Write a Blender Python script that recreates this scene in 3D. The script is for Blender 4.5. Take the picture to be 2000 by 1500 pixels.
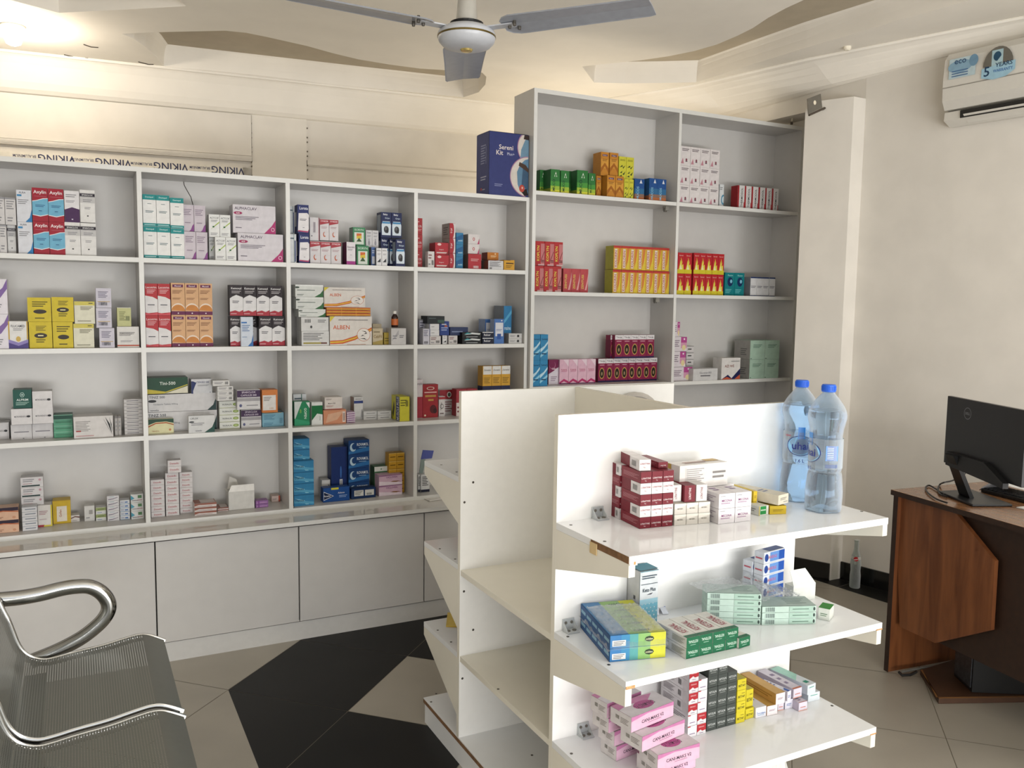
import bpy, bmesh, math, random
from mathutils import Vector, Matrix
random.seed(7)
SC = bpy.context.scene
COL = SC.collection
for o in list(bpy.data.objects): bpy.data.objects.remove(o)

# ---------------------------------------------------------------- camera
CX, CY, CZ = -0.2571, -3.9522, 1.5677
YAW, PITCH, ROLL, FPX = 0.4762, 0.0955, 0.014, 1653.68
_fw = Vector((math.sin(YAW)*math.cos(PITCH), math.cos(YAW)*math.cos(PITCH), -math.sin(PITCH)))
_r = Vector((math.cos(YAW), -math.sin(YAW), 0)); _u = _r.cross(_fw)
_c, _s = math.cos(ROLL), math.sin(ROLL)
R_, U_ = _c*_r+_s*_u, -_s*_r+_c*_u
F_ = _fw; C_ = Vector((CX, CY, CZ))
cam_d = bpy.data.cameras.new('camera'); cam = bpy.data.objects.new('camera', cam_d); COL.objects.link(cam)
cam_d.sensor_width = 36; cam_d.lens = FPX*36/2000; cam_d.clip_start = .05
cam.matrix_world = Matrix(((R_[0],U_[0],-F_[0],CX),(R_[1],U_[1],-F_[1],CY),(R_[2],U_[2],-F_[2],CZ),(0,0,0,1)))
SC.camera = cam

# ---------------------------------------------------------------- world, lights, exposure
wd = bpy.data.worlds.new('world'); SC.world = wd; wd.use_nodes = True
bg = wd.node_tree.nodes['Background']; bg.inputs[0].default_value = (.92,.95,1,1); bg.inputs[1].default_value = 1.2
SC.view_settings.view_transform = 'Standard'; SC.view_settings.look = 'None'
SC.view_settings.gamma = 1; SC.view_settings.exposure = -0.17; SC.view_settings.use_curve_mapping = False

def light(name, kind, loc, energy, color, size=None, target=None, size_y=None, spread=None):
    l = bpy.data.lights.new(name, kind); l.energy = energy; l.color = color
    if kind == 'AREA':
        l.shape = 'RECTANGLE'; l.size = size; l.size_y = size_y or size
        if spread: l.spread = spread
    elif size: l.shadow_soft_size = size
    o = bpy.data.objects.new(name, l); COL.objects.link(o); o.location = loc
    if target is not None:
        o.rotation_euler = (Vector(target)-Vector(loc)).to_track_quat('-Z', 'Y').to_euler()
    return o
# daylight through the open shop front behind the camera, and through the glazed right part of it
light('daylight_front', 'AREA', (0.9, -6.7, 1.5), 40, (.97,.99,1), 5.4, (0.9, 0, 1.3), 2.4)
light('daylight_door', 'AREA', (3.0, -6.55, 1.9), 62, (1,.98,.95), 1.5, (1.1, -1.6, .9), 1.9)
light('ceiling_bounce_fill', 'AREA', (0.9, -6.6, .35), 180, (1,.985,.96), 5.2, (0.9, -1.5, 2.95), .6)  # added fill aimed upward to brighten the ceiling
light('ceiling_glow', 'POINT', (-.495, 1.2, 2.78), 15, (1,.88,.72), .05)
light('back_wall_fill', 'POINT', (2.75, .95, 2.1), 24, (1,.88,.70), .3)  # added unseen warm light, brightens the wall above the tall cabinet

# ---------------------------------------------------------------- helpers
def bp(px, py, **k):
    D = F_ + (px-1000)/FPX*R_ - (py-750)/FPX*U_
    if 'x' in k: t = (k['x']-CX)/D.x
    elif 'y' in k: t = (k['y']-CY)/D.y
    elif 'z' in k: t = (k['z']-CZ)/D.z
    else:
        n = Vector(k['n']); t = n.dot(Vector(k['p'])-C_)/n.dot(D)
    return C_ + D*t
_mats = {}
def lin(h):
    v = [int(h[i:i+2],16)/255 for i in (0,2,4)]
    return tuple(x/12.92 if x <= .04045 else ((x+.055)/1.055)**2.4 for x in v)+(1,)
def mat(h, rough=.45, metal=0, name=None, coat=0, var=.05, scale=40, emis=0, spec=None, bump=0):
    k = (h, rough, metal, coat, var, scale, emis, bump, spec)
    if k in _mats: return _mats[k]
    m = bpy.data.materials.new(name or 'paint_'+h); m.use_nodes = True
    nt = m.node_tree; b = nt.nodes['Principled BSDF']
    b.inputs['Roughness'].default_value = rough; b.inputs['Metallic'].default_value = metal
    if coat: b.inputs['Coat Weight'].default_value = coat; b.inputs['Coat Roughness'].default_value = .06
    if spec is not None: b.inputs['Specular IOR Level'].default_value = spec
    c = lin(h)
    if var:
        tc = nt.nodes.new('ShaderNodeTexCoord'); nz = nt.nodes.new('ShaderNodeTexNoise'); nz.inputs['Scale'].default_value = scale
        nz.inputs['Detail'].default_value = 3
        nt.links.new(tc.outputs['Object'], nz.inputs['Vector'])
        rp = nt.nodes.new('ShaderNodeValToRGB')
        rp.color_ramp.elements[0].position = .35; rp.color_ramp.elements[1].position = .65
        rp.color_ramp.elements[0].color = tuple(x*(1-var) for x in c[:3])+(1,)
        rp.color_ramp.elements[1].color = tuple(min(1,x*(1+var)) for x in c[:3])+(1,)
        nt.links.new(nz.outputs['Fac'], rp.inputs[0]); nt.links.new(rp.outputs[0], b.inputs['Base Color'])
        if bump:
            bm_ = nt.nodes.new('ShaderNodeBump'); bm_.inputs['Strength'].default_value = bump; bm_.inputs['Distance'].default_value = .01
            nt.links.new(nz.outputs['Fac'], bm_.inputs['Height']); nt.links.new(bm_.outputs[0], b.inputs['Normal'])
    else: b.inputs['Base Color'].default_value = c
    if emis:
        b.inputs['Emission Color'].default_value = c; b.inputs['Emission Strength'].default_value = emis
    _mats[k] = m; return m

class MB:
    """collects faces with materials, then becomes ONE mesh object"""
    def __init__(s): s.v=[]; s.f=[]; s.m=[]; s.mats=[]
    def mi(s, m):
        if m not in s.mats: s.mats.append(m)
        return s.mats.index(m)
    def poly(s, pts, m):
        i = len(s.v); s.v += [tuple(p) for p in pts]; s.f.append(list(range(i, i+len(pts)))); s.m.append(s.mi(m))
    def mesh(s, vs, fs, m):
        i = len(s.v); s.v += [tuple(p) for p in vs]
        for f in fs: s.f.append([a+i for a in f]); s.m.append(s.mi(m))
    def box(s, a, b, m, faces=None):
        x0,y0,z0 = [min(p,q) for p,q in zip(a,b)]; x1,y1,z1 = [max(p,q) for p,q in zip(a,b)]
        v = [(x0,y0,z0),(x1,y0,z0),(x1,y1,z0),(x0,y1,z0),(x0,y0,z1),(x1,y0,z1),(x1,y1,z1),(x0,y1,z1)]
        f = [(0,3,2,1),(4,5,6,7),(0,1,5,4),(1,2,6,5),(2,3,7,6),(3,0,4,7)]
        s.mesh(v, f, m)
    def prism(s, pts, z0, z1, m):
        n = len(pts)
        if sum(pts[i][0]*pts[(i+1)%n][1]-pts[(i+1)%n][0]*pts[i][1] for i in range(n)) < 0: pts = pts[::-1]
        v = [(p[0],p[1],z0) for p in pts]+[(p[0],p[1],z1) for p in pts]
        f = [list(range(n))[::-1], list(range(n,2*n))]+[(i,(i+1)%n,n+(i+1)%n,n+i) for i in range(n)]
        s.mesh(v, f, m)
    def extr(s, pts, d, m):
        """polygon of 3-D points extruded by vector d"""
        n = len(pts); d = Vector(d); P = [Vector(p) for p in pts]
        nn = Vector((0,0,0))
        for i in range(n): nn += P[i].cross(P[(i+1)%n])
        if nn.dot(d) > 0: P = P[::-1]
        v = P+[p+d for p in P]
        f = [list(range(n)), list(range(n,2*n))[::-1]]+[((i+1)%n,i,n+i,n+(i+1)%n) for i in range(n)]
        s.mesh(v, f, m)
    def tube(s, pts, r, m, n=10, ry=None, closed=False, caps=True):
        P = [Vector(p) for p in pts]; N = len(P); i0 = len(s.v); up = Vector((0,0,1))
        prev = None
        for k in range(N):
            t = (P[(k+1)%N]-P[k-1]) if closed else (P[min(k+1,N-1)]-P[max(k-1,0)])
            t.normalize()
            if prev is None:
                a = up if abs(t.z) < .9 else Vector((1,0,0)); e1 = t.cross(a).normalized()
            else: e1 = (prev - t*prev.dot(t)).normalized()
            prev = e1; e2 = t.cross(e1)
            rr = r[k] if isinstance(r,(list,tuple)) else r
            for j in range(n):
                a = 2*math.pi*j/n; s.v.append(tuple(P[k]+e1*rr*math.cos(a)+e2*(ry or rr)*math.sin(a)))
        M = N if closed else N-1
        for k in range(M):
            for j in range(n):
                a=i0+k*n+j; b=i0+k*n+(j+1)%n; k2=(k+1)%N
                s.f.append([a,b,i0+k2*n+(j+1)%n,i0+k2*n+j]); s.m.append(s.mi(m))
        if caps and not closed:
            s.f.append([i0+j for j in range(n)][::-1]); s.m.append(s.mi(m))
            s.f.append([i0+(N-1)*n+j for j in range(n)]); s.m.append(s.mi(m))
    def lathe(s, prof, m, n=24, c=(0,0), fn=None):
        i0 = len(s.v)
        for k,(r,z) in enumerate(prof):
            for j in range(n):
                a = 2*math.pi*j/n; rr = r*(fn(a,z) if fn else 1); s.v.append((c[0]+rr*math.cos(a), c[1]+rr*math.sin(a), z))
        for k in range(len(prof)-1):
            for j in range(n):
                s.f.append([i0+k*n+j, i0+k*n+(j+1)%n, i0+(k+1)*n+(j+1)%n, i0+(k+1)*n+j]); s.m.append(s.mi(m))
        s.f.append([i0+j for j in range(n)][::-1]); s.m.append(s.mi(m))
        s.f.append([i0+(len(prof)-1)*n+j for j in range(n)]); s.m.append(s.mi(m))
    def build(s, name, parent=None, smooth=False, loc=None, rz=0, bevel=0, label=None):
        me = bpy.data.meshes.new(name); me.from_pydata(s.v, [], s.f)
        for m in s.mats: me.materials.append(m)
        me.polygons.foreach_set('material_index', s.m)
        if smooth: me.shade_smooth() if smooth == 2 else me.polygons.foreach_set('use_smooth', [True]*len(s.f))
        me.update()
        o = bpy.data.objects.new(name, me); COL.objects.link(o)
        if parent: o.parent = parent
        if loc is not None: o.location = loc
        o.rotation_euler.z = rz
        if smooth:
            md = o.modifiers.new('edges','EDGE_SPLIT'); md.split_angle = math.radians(40)
        if bevel:
            md = o.modifiers.new('bevel','BEVEL'); md.width = bevel; md.segments = 2; md.limit_method = 'ANGLE'
        if label: o['label'] = label
        return o
def tag(o, label, cat, group=None, kind=None):
    o['label'] = label; o['category'] = cat
    if group: o['group'] = group
    if kind: o['kind'] = kind
    return o
def struct(o): o['kind'] = 'structure'; return o
def empty(name, loc=(0,0,0), rz=0):
    o = bpy.data.objects.new(name, None); COL.objects.link(o); o.location = loc; o.rotation_euler.z = rz; o.empty_display_size = .05
    return o
def copy_tree(o, parent=None):
    c = o.copy(); COL.objects.link(c)
    if parent: c.parent = parent
    for ch in [x for x in bpy.data.objects if x.parent == o]: copy_tree(ch, c)
    return c

# text geometry (cached), normalised to height 1
_txt = {}
def text_geo(t, bold=.012):
    if t in _txt: return _txt[t]
    cu = bpy.data.curves.new('lettering','FONT'); cu.body = t; cu.size = 1; cu.offset = bold; cu.resolution_u = 2; cu.fill_mode = 'FRONT'
    o = bpy.data.objects.new('lettering', cu); COL.objects.link(o)
    dg = bpy.context.evaluated_depsgraph_get(); ev = o.evaluated_get(dg); me = ev.to_mesh()
    vs = [(v.co.x, v.co.y) for v in me.vertices]; fs = [tuple(p.vertices) for p in me.polygons]
    ev.to_mesh_clear(); bpy.data.objects.remove(o); bpy.data.curves.remove(cu)
    if not vs: vs=[(0,0)]; fs=[]
    x0=min(v[0] for v in vs); x1=max(v[0] for v in vs); y0=min(v[1] for v in vs); y1=max(v[1] for v in vs)
    h = max(1e-6, y1-y0); cx=(x0+x1)/2; cy=(y0+y1)/2
    r = ([((x-cx)/h,(y-cy)/h) for x,y in vs], fs, (x1-x0)/h); _txt[t] = r; return r
def put_text(mb, t, m, O, ex, ey, h, wmax=None, rot=0, flip=False):
    """flat lettering centred at O in the plane of ex, ey"""
    vs, fs, w = text_geo(t); sx = h
    if wmax and w*h > wmax: sx = wmax/w
    c, s_ = math.cos(rot), math.sin(rot)
    P = []
    for x,y in vs:
        x*=sx; y*=h
        if flip: x=-x
        a, b = c*x-s_*y, s_*x+c*y
        P.append(O+ex*a+ey*b)
    mb.mesh(P, fs, m)

# decoration of cartons: R rect, X text, N lines of small print, G polygon, O ellipse
def R(c,u0,v0,u1,v1,f='F'): return ('r',c,[(u0,v0),(u1,v0),(u1,v1),(u0,v1)],f)
def G(c,pts,f='F'): return ('r',c,pts,f)
def O(c,u,v,ru,rv,f='F',n=16,a0=0,a1=360): return ('r',c,[(u+ru*math.cos(math.radians(a0+(a1-a0)*i/n)),v+rv*math.sin(math.radians(a0+(a1-a0)*i/n))) for i in range(n)],f)
def X(t,c,u,v,h,w=.86,rot=0,f='F'): return ('x',c,t,u,v,h,w,rot,f)
def N(c,u0,u1,v0,v1,n,f='F'):
    L=[]
    for i in range(n):
        v = v1-(v1-v0)*(i+.5)/n; hh=(v1-v0)/n*.22
        L.append(R(c,u0,v-hh,u0+(u1-u0)*(1-.35*((i*37)%5)/5),v+hh,f))
    return L
def BAR(u0,u1,v0,v1,f='F',c='333333',n=9):
    return [R(c,u0+(u1-u0)*i/n,v0,u0+(u1-u0)*(i+.35+.3*(i%2))/n,v1,f) for i in range(n)]
def flat(L):
    out=[]
    for x in L:
        if isinstance(x, list): out += flat(x)
        else: out.append(x)
    return out
def ink(h,k=.9):
    """printed card is a little duller than the swatch"""
    v=[int(h[i:i+2],16) for i in (0,2,4)]; g_=sum(v)/3
    return ''.join('%02x'%max(0,min(255,int((x*.93+g_*.07)*k))) for x in v)
def carton(W,H,D,base,decs,shine=.35,sides=None):
    base=ink(base); decs=[(d[0],ink(d[1]))+tuple(d[2:]) for d in flat(decs)]
    shine=max(shine,.42); mb = MB(); m0 = mat(base, shine, spec=.2); g=.0005
    mb.box((-W/2+g,0,0),(W/2-g,D-g,H-g), m0)
    mb.box((-W/2+g+.0001,D*.55,H-g),(W/2-g-.0001,D*.552,H-g+.0002), mat('8d8a84',.6))
    k=0
    for d in flat(decs):
        k+=1; e = .00025+.00006*k
        f = d[3] if d[0]=='r' else d[8]
        if f=='F': o=Vector((-W/2,-e,0)); ex=Vector((W,0,0)); ey=Vector((0,0,H))
        elif f=='L': o=Vector((-W/2-e+g,D,0)); ex=Vector((0,-D,0)); ey=Vector((0,0,H))
        elif f=='T': o=Vector((-W/2,0,H+e-g)); ex=Vector((W,0,0)); ey=Vector((0,D,0))
        m = mat(d[1], shine, spec=.2)
        if d[0]=='r':
            c = lambda x: min(.995,max(.005,x))
            mb.poly([o+ex*c(u)+ey*c(v) for u,v in d[2]], m)
        else:
            _,c_,t,u,v,h,w,rot,_f = d
            lx, ly = ex.length, ey.length
            exn, eyn = ex.normalized(), ey.normalized()
            if abs(rot) in (90,270): hh = h*lx; wm = w*ly
            else: hh = h*ly; wm = w*lx
            put_text(mb, t, m, o+ex*u+ey*v, exn, eyn, hh, wm, math.radians(rot))
    return mb
# ---------------------------------------------------------------- common materials
WALL = mat('dad5cc', .7, var=.03, scale=6, bump=.05, name='wall_paint')
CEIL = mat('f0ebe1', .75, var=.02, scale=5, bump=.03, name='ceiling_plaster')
CEILD = mat('b5aa96', .8, var=.04, scale=9, name='shaded_recess_plaster')  # ceiling plaster painted darker to put in the recesses' shade
BOARD = mat('c1bfbc', .35, var=.015, scale=14, name='white_melamine')
BOARDG = mat('eceef0', .12, var=.01, scale=14, name='glossy_white_melamine')
PANEL = mat('ebe7da', .22, var=.015, scale=9, name='cream_melamine')
EDGE = mat('cfcfcc', .35, var=.01, name='white_edge_band'); EDGEG = mat('eeeeec', .3, var=.01, name='bright_edge_band')
CHIP = mat('7a5a3c', .8, var=.2, scale=60, name='bare_chipboard')
GAP = mat('2b2a28', .8, name='shadow_gap')
CHROME = mat('adadab', .12, 1, var=0, name='chrome')
BLACKP = mat('141414', .45, var=.05, name='black_plastic')
SCREW = mat('5a5650', .4, .6, name='screw_cap')

# ---------------------------------------------------------------- the setting
A = .5399; u_ = Vector((1,-1,0)).normalized(); v_ = Vector((1,1,0)).normalized(); V2 = Vector((.6259,-.9057,0))
fl = MB()
LIGHT = mat('a59f93', .3, var=.06, scale=3, name='beige_porcelain_tile'); DARK = mat('161514', .45, spec=.25, var=.12, scale=4, name='black_porcelain_tile'); GROUT = mat('7d7769', .8, name='grout')
fl.box((-2.6,-6.6,-.05),(4.6,2.1,-.0015), GROUT)
RW = [(3.52,1.95),(3.77,-.60),(4.53,-6.6)]
def rwx(y): return 3.77 - .127/.99*(y+.60)
black = {(-1,0),(0,1),(0,-1),(-1,1),(1,0),(1,1)}
for i in range(-14,16):
    for j in range(-14,16):
        q = [V2+u_*A*a+v_*A*b for a,b in ((i,j),(i+1,j),(i+1,j+1),(i,j+1))]
        c = sum(q, Vector())/4
        if not (-3.0 < c.x < rwx(c.y)+.3 and -6.9 < c.y < 2.2): continue
        q = [p+(c-p)*.0052 for p in q]
        if (i,j) == (-1,-1):      # V1, V2, V2-v, V1-v ; cut by a diagonal
            a,b,c2,d = q[3],q[2],q[1],q[0]
            fl.poly([d,c2,a], LIGHT); fl.poly([c2,b,a], DARK)
        else: fl.poly(q, DARK if (i,j) in black else LIGHT)
dr = Vector((.127,-.99,0)); nr = Vector((-.99,-.127,0))
for k in range(12):               # black border tiles along the right wall
    a = Vector((3.72,-.25,.0008))+dr*(k*.4); b = a+dr*.397
    fl.poly([a+nr*.26,b+nr*.26,b,a], DARK)
struct(fl.build('floor'))
bl0, bl1 = Vector((-.6061,1.9412,0)), Vector((2.3405,1.6549,0)); bd = (bl1-bl0).normalized(); bn = Vector((bd.y,-bd.x,0))
def BW(s, off=0, z=0): p = bl0+bd*s+bn*off; return Vector((p.x,p.y,z))
def bws(px,py,off=0):
    p = bp(px,py,n=tuple(bn),p=tuple(BW(0,off))); return (p-bl0).dot(bd), p.z
# back wall with window opening behind the shelving (only its head is seen)
sA, zA = bws(492,315); sB,_ = bws(598,300); _, zl = bws(300,292); _, zw = bws(490,330)
w = MB()
def slab(mb,s0,s1,z0,z1,o0,o1,m): mb.prism([BW(s0,o0)[:2],BW(s1,o0)[:2],BW(s1,o1)[:2],BW(s0,o1)[:2]],z0,z1,m)
zh = zw+.005
slab(w,-2.2,-1.35,0,3.1,0,-.12,WALL); slab(w,-1.35,sA-.02,zh,3.1,0,-.12,WALL); slab(w,-1.35,sA-.02,0,.9,0,-.12,WALL); slab(w,sA-.02,4.6,0,3.1,0,-.12,WALL)
struct(w.build('wall_back'))
t = MB(); slab(t,-2.2,sA-.003,zl,2.745,.03,.0,WALL)
for k in range(5): 
    a=math.pi/2*k/4; slab(t,-2.2,sA-.003,zl-.004-.006*(k+1),zl-.004-.006*k,.03+.012*math.cos(a*1.0),0,WALL)
struct(t.build('trim_1'))
t = MB(); slab(t,sA,sB,0,2.75,.022,0,mat('ded9cf',.6,var=.03,scale=6))
for k in range(14): 
    for s_ in (sA-.006,sB+.002): 
        if (k*7)%3: slab(t,s_,s_+.007,2.3+k*.03,2.308+k*.03,.023,0,mat('6d665a',.8))
struct(t.build('trim_2'))
t = MB(); slab(t,sB,4.6,zl+.0,2.745,.012,0,WALL); slab(t,sB+.004,4.6,zl-.03,zl,.028,0,WALL); slab(t,sB+.004,4.6,zl-.036,zl-.03,.018,0,WALL)
struct(t.build('trim_3'))
wf = MB(); ALU = mat('9a978f',.4,.3,name='aluminium_frame'); FILM = mat('ddd8cc',.35,name='protective_film')
slab(wf,-1.35,sA-.02,zw-.055,zw+.004,.012,-.05,FILM); slab(wf,sA-.06,sA-.02,.9,zw+.004,.012,-.05,FILM); slab(wf,-1.35,-1.31,.9,zw,.012,-.05,ALU)
slab(wf,-1.35,sA-.02,.9,.94,.012,-.05,ALU); slab(wf,-1.35,sA-.02,zw-.075,zw-.056,.004,-.05,GAP)
NAVY = mat('20264f',.5)
for k,px in enumerate((112,222,334,445)):
    s0,z0 = bws(px,318)
    put_text(wf,'VIKING',NAVY,BW(s0,.0125,zw-.022),bd,Vector((0,0,1)),.046,.20,math.pi)
    put_text(wf,'BR.ALUMINIUM',NAVY,BW(s0-.17,.0125,zw-.016),bd,Vector((0,0,1)),.016,.12,math.pi)
struct(wf.build('window_1'))
gl = MB(); slab(gl,-1.31,sA-.06,.94,zw-.075,-.02,-.026,mat('3a3f42',.08,name='dark_window_pane')); struct(gl.build('window_2'))
# right wall, left wall, front wall with the wide shop opening
w = MB(); w.prism([(3.80,1.95),(3.92,1.95),(4.75,-6.7),(4.55,-6.7),(3.90,-1.62),(3.655,-.572),(3.775,-.05),(3.80,.6)],0,2.715,WALL); w.prism([(3.56,1.95),(3.92,1.95),(4.75,-6.7),(4.55,-6.7),(3.90,-1.62),(3.655,-.572),(3.615,0),(3.59,.6)],2.7151,3.1,WALL); struct(w.build('wall_right'))
w = MB(); w.box((-2.6,-6.7,0),(-2.5,2.2,3.1),WALL); struct(w.build('wall_left'))
w = MB(); w.box((-2.6,-6.8,2.75),(4.6,-6.68,3.1),WALL); w.box((-2.6,-6.8,0),(-1.9,-6.68,2.75),WALL); w.box((3.9,-6.8,0),(4.6,-6.68,2.75),WALL); struct(w.build('wall_front'))
# column by the tall cabinet
w = MB(); w.prism([(3.445,-.34),(3.56,-.575),(3.657,-.573),(3.70,-.56),(3.78,-.2),(3.70,-.22)],0,2.715,WALL); struct(w.build('trim_4'))
sk = MB(); SK = mat('121110',.15,name='black_skirting_tile'); 
for a,b in (((3.445,-.34),(3.56,-.575)),((3.56,-.575),(3.656,-.573)),((3.656,-.573),(3.90,-1.62)),((3.902,-1.63),(4.03,-2.63)),((4.032,-2.64),(4.5,-6.4))):
    a=Vector((*a,0)); b=Vector((*b,0)); dd=(b-a).normalized(); nn=Vector((dd.y,-dd.x,0))*.012
    if nn.x>0 : nn=-nn
    sk.prism([a[:2],b[:2],(b+nn)[:2],(a+nn)[:2]],0,.102,SK)
struct(sk.build('baseboard_right'))
# ceiling: flat plaster with crescent recesses
S = 2.95; H_=.125
def cp(L): return [Vector(bp(x,y,z=S)) for x,y in L]
slot1 = cp([(905,190),(700,170),(500,149),(320,129),(306,112),(285,92),(262,76),(238,66),(290,63.5),(345,62),(440,60),(480,64),(520,72),(560,81),(600,90),(650,104),(700,116),(760,126),(820,134),(870,137),(942,142),(950,150),(948,165),(935,180)])
slot2 = [Vector((2.6805,.6805,S)),Vector((2.86,.60,S)),Vector((3.05,.48,S)),Vector((3.225,.355,S)),Vector((3.245,-.1,S)),Vector((3.27,-.5,S)),Vector((3.31,-.94,S)),Vector((3.42,-1.9,S)),Vector((3.2,-2.6,S)),Vector((2.85,-2.2,S)),Vector((2.66,-1.5,S))]+cp([(1570,0),(1535,16),(1500,35),(1470,55),(1440,70),(1400,87),(1355,100),(1305,110),(1250,118),(1190,124),(1137,130)])
slot3 = cp([(21,0),(115,25),(240,19),(364,12)])+[Vector((.05,.1,S)),Vector((-.35,-.5,S)),Vector((-.75,-.2,S)),Vector((-.75,.5,S))]
fx, fy = .915, -1.32
med = [Vector((fx+1.12*math.cos(2*math.pi*k/48), fy+1.12*math.sin(2*math.pi*k/48), S)) for k in range(48)]
outer = [BW(-2.2,-.02,S),BW(3.95,-.02,S),Vector((3.58,1.4,S)),Vector((4.6,-6.7,S)),Vector((-2.55,-6.7,S))]
bm = bmesh.new()
def loop(P):
    vs=[bm.verts.new(p) for p in P]; return [bm.edges.new((vs[i],vs[(i+1)%len(vs)])) for i in range(len(vs))]
E_=[]
for P in (outer,slot1,slot2,slot3,med): E_+=loop(P)
bmesh.ops.triangle_fill(bm, use_beauty=True, use_dissolve=False, edges=E_, normal=(0,0,-1))
cm = MB(); bm.verts.index_update()
cm.mesh([v.co for v in bm.verts],[[v.index for v in f.verts] for f in bm.faces],CEIL); bm.free()
cm.box((-2.6,-6.8,S+.35),(4.7,2.2,S+.42),CEIL)
def recess(P,h,steps,inw,top):
    c = sum(P,Vector())/len(P); prev=P
    for k in range(1,steps+1):
        a=math.pi/2*k/steps; cur=[p+(p-c).normalized()*(inw*math.sin(a)*.0)+Vector((0,0,h*math.sin(a))) +Vector((0,0,0)) + (c-p).normalized()*inw*(1-math.cos(a)) for p in P]
        n=len(P)
        for i in range(n): cm.poly([prev[i],prev[(i+1)%n],cur[(i+1)%n],cur[i]],CEIL)
        prev=cur
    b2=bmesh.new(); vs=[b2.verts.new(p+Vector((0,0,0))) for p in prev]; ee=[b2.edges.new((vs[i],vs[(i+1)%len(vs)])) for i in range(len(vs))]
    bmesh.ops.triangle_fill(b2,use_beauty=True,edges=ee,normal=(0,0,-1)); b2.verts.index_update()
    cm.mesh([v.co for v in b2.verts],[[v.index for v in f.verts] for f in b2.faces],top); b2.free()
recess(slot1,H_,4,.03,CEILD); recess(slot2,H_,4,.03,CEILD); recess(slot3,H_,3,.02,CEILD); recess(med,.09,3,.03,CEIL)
struct(cm.build('ceiling'))
# cornice between ceiling and walls
co = MB()
rb = [BW(s_, o_, S) for s_,o_ in ((-2.0,.20),(0.0,.185),(1.45,.185),(3.4,.17))]
wb = [BW(s_, .012, 2.745) for s_ in (-2.0,0.0,1.45,3.9)]
def cornice(rb,wb,m):
    rows=[]
    for k in range(8):
        a=k/7; ro=[]
        for r,w_ in zip(rb,wb):
            tt=a; sg=.018*math.sin(2*math.pi*a)
            ro.append(r.lerp(w_,tt)+Vector((0,0,sg - .02*math.sin(math.pi*a))))
        rows.append(ro)
    for k in range(7):
        for i in range(len(rb)-1): co.poly([rows[k][i],rows[k+1][i],rows[k+1][i+1],rows[k][i+1]],m)
cornice(rb,wb,CEIL)
rr = [rb[-1],Vector((3.26,.4,S)),Vector((3.43,-.354,S)),Vector((3.778,-1.358,S)),Vector((3.93,-2.6,S)),Vector((4.35,-6.5,S))]
wr = [wb[-1],Vector((3.605,.4,2.80)),Vector((3.645,-.41,2.82)),Vector((3.86,-1.32,2.885)),Vector((4.02,-2.6,2.88)),Vector((4.52,-6.5,2.88))]
cornice(rr,wr,CEIL)
# roll moulding along the cornice
co.tube([p+Vector((0,0,-.004)) for p in rb+rr[1:]],.012,CEIL,8)
struct(co.build('trim_5'))
# cracks in the plaster
cr = MB(); CK = mat('4c443a',.9)
for L in ([(163,86),(178,91),(192,92)],[(125,106),(150,112),(172,113)],[(270,120),(290,125),(300,125)]):
    p = cp(L); 
    cr.prism([(q+Vector((0,-.002,0)))[:2] for q in p]+[(q+Vector((0,.012,0)))[:2] for q in p[::-1]],S-.002,S-.0005,CK)
struct(cr.build('trim_6'))

# ---------------------------------------------------------------- ceiling lamp, fan, air conditioner
lc = bp(25,50,z=S)
t = MB(); t.lathe([(.05,S-.03),(.06,S-.012),(.055,S)],mat('e8e4da',.4),20); o=empty('ceiling_light',(lc.x,lc.y,0)); tag(o,'small round ceiling bulb glowing warm white at the upper left','ceiling light')
t.build('base',o); t=MB(); t.lathe([(.012,S-.10),(.034,S-.09),(.042,S-.07),(.036,S-.045),(.02,S-.03)],mat('fff1d8',.3,emis=30,var=0,name='glowing_bulb'),20); t.build('bulb',o,smooth=1)
hub_z = 2.43
fan = empty('ceiling_fan',(fx,fy,0)); tag(fan,'grey three-blade ceiling fan hanging on a short rod from the ceiling','ceiling fan')
FG = mat('b4b7bd',.3,var=.03,name='grey_enamel'); FB = mat('8f939c',.28,var=.05,name='blade_enamel')
t=MB(); t.lathe([(.012,hub_z-.036),(.03,hub_z-.035),(.056,hub_z-.032),(.078,hub_z-.025),(.091,hub_z-.012),(.095,hub_z),(.095,hub_z+.012),(.092,hub_z+.02),(.07,hub_z+.034),(.045,hub_z+.042)],FG,40); mo=t.build('motor_housing',fan,smooth=1)
t=MB(); t.lathe([(.0945,hub_z+.0),(.0962,hub_z+.001),(.0962,hub_z+.006),(.0945,hub_z+.007)],mat('6b5a2c',.35,.6,name='brass_band'),40); t.build('band',mo)
t=MB(); t.lathe([(.003,hub_z-.043),(.018,hub_z-.041),(.022,hub_z-.034)],mat('d8c47e',.2,.9,name='brass_boss'),20); t.build('boss',mo,smooth=1)
t=MB(); t.lathe([(.036,hub_z+.045),(.034,hub_z+.07),(.030,hub_z+.12),(.026,hub_z+.13),(.012,hub_z+.132)],mat('a9a69e',.4,var=.03),24); t.build('canopy',fan,smooth=1)
t=MB(); t.lathe([(.012,hub_z+.13),(.012,S+.0)],FG,12); t.build('rod',fan)
t=MB(); t.lathe([(.012,S+.0),(.05,S+.03),(.062,S+.092)],FG,20); t.build('ceiling_cup',fan,smooth=1)
t=MB(); t.lathe([(.05,hub_z+.04),(.055,hub_z+.048),(.03,hub_z+.052)],BLACKP,20); t.build('collar',mo)
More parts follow.
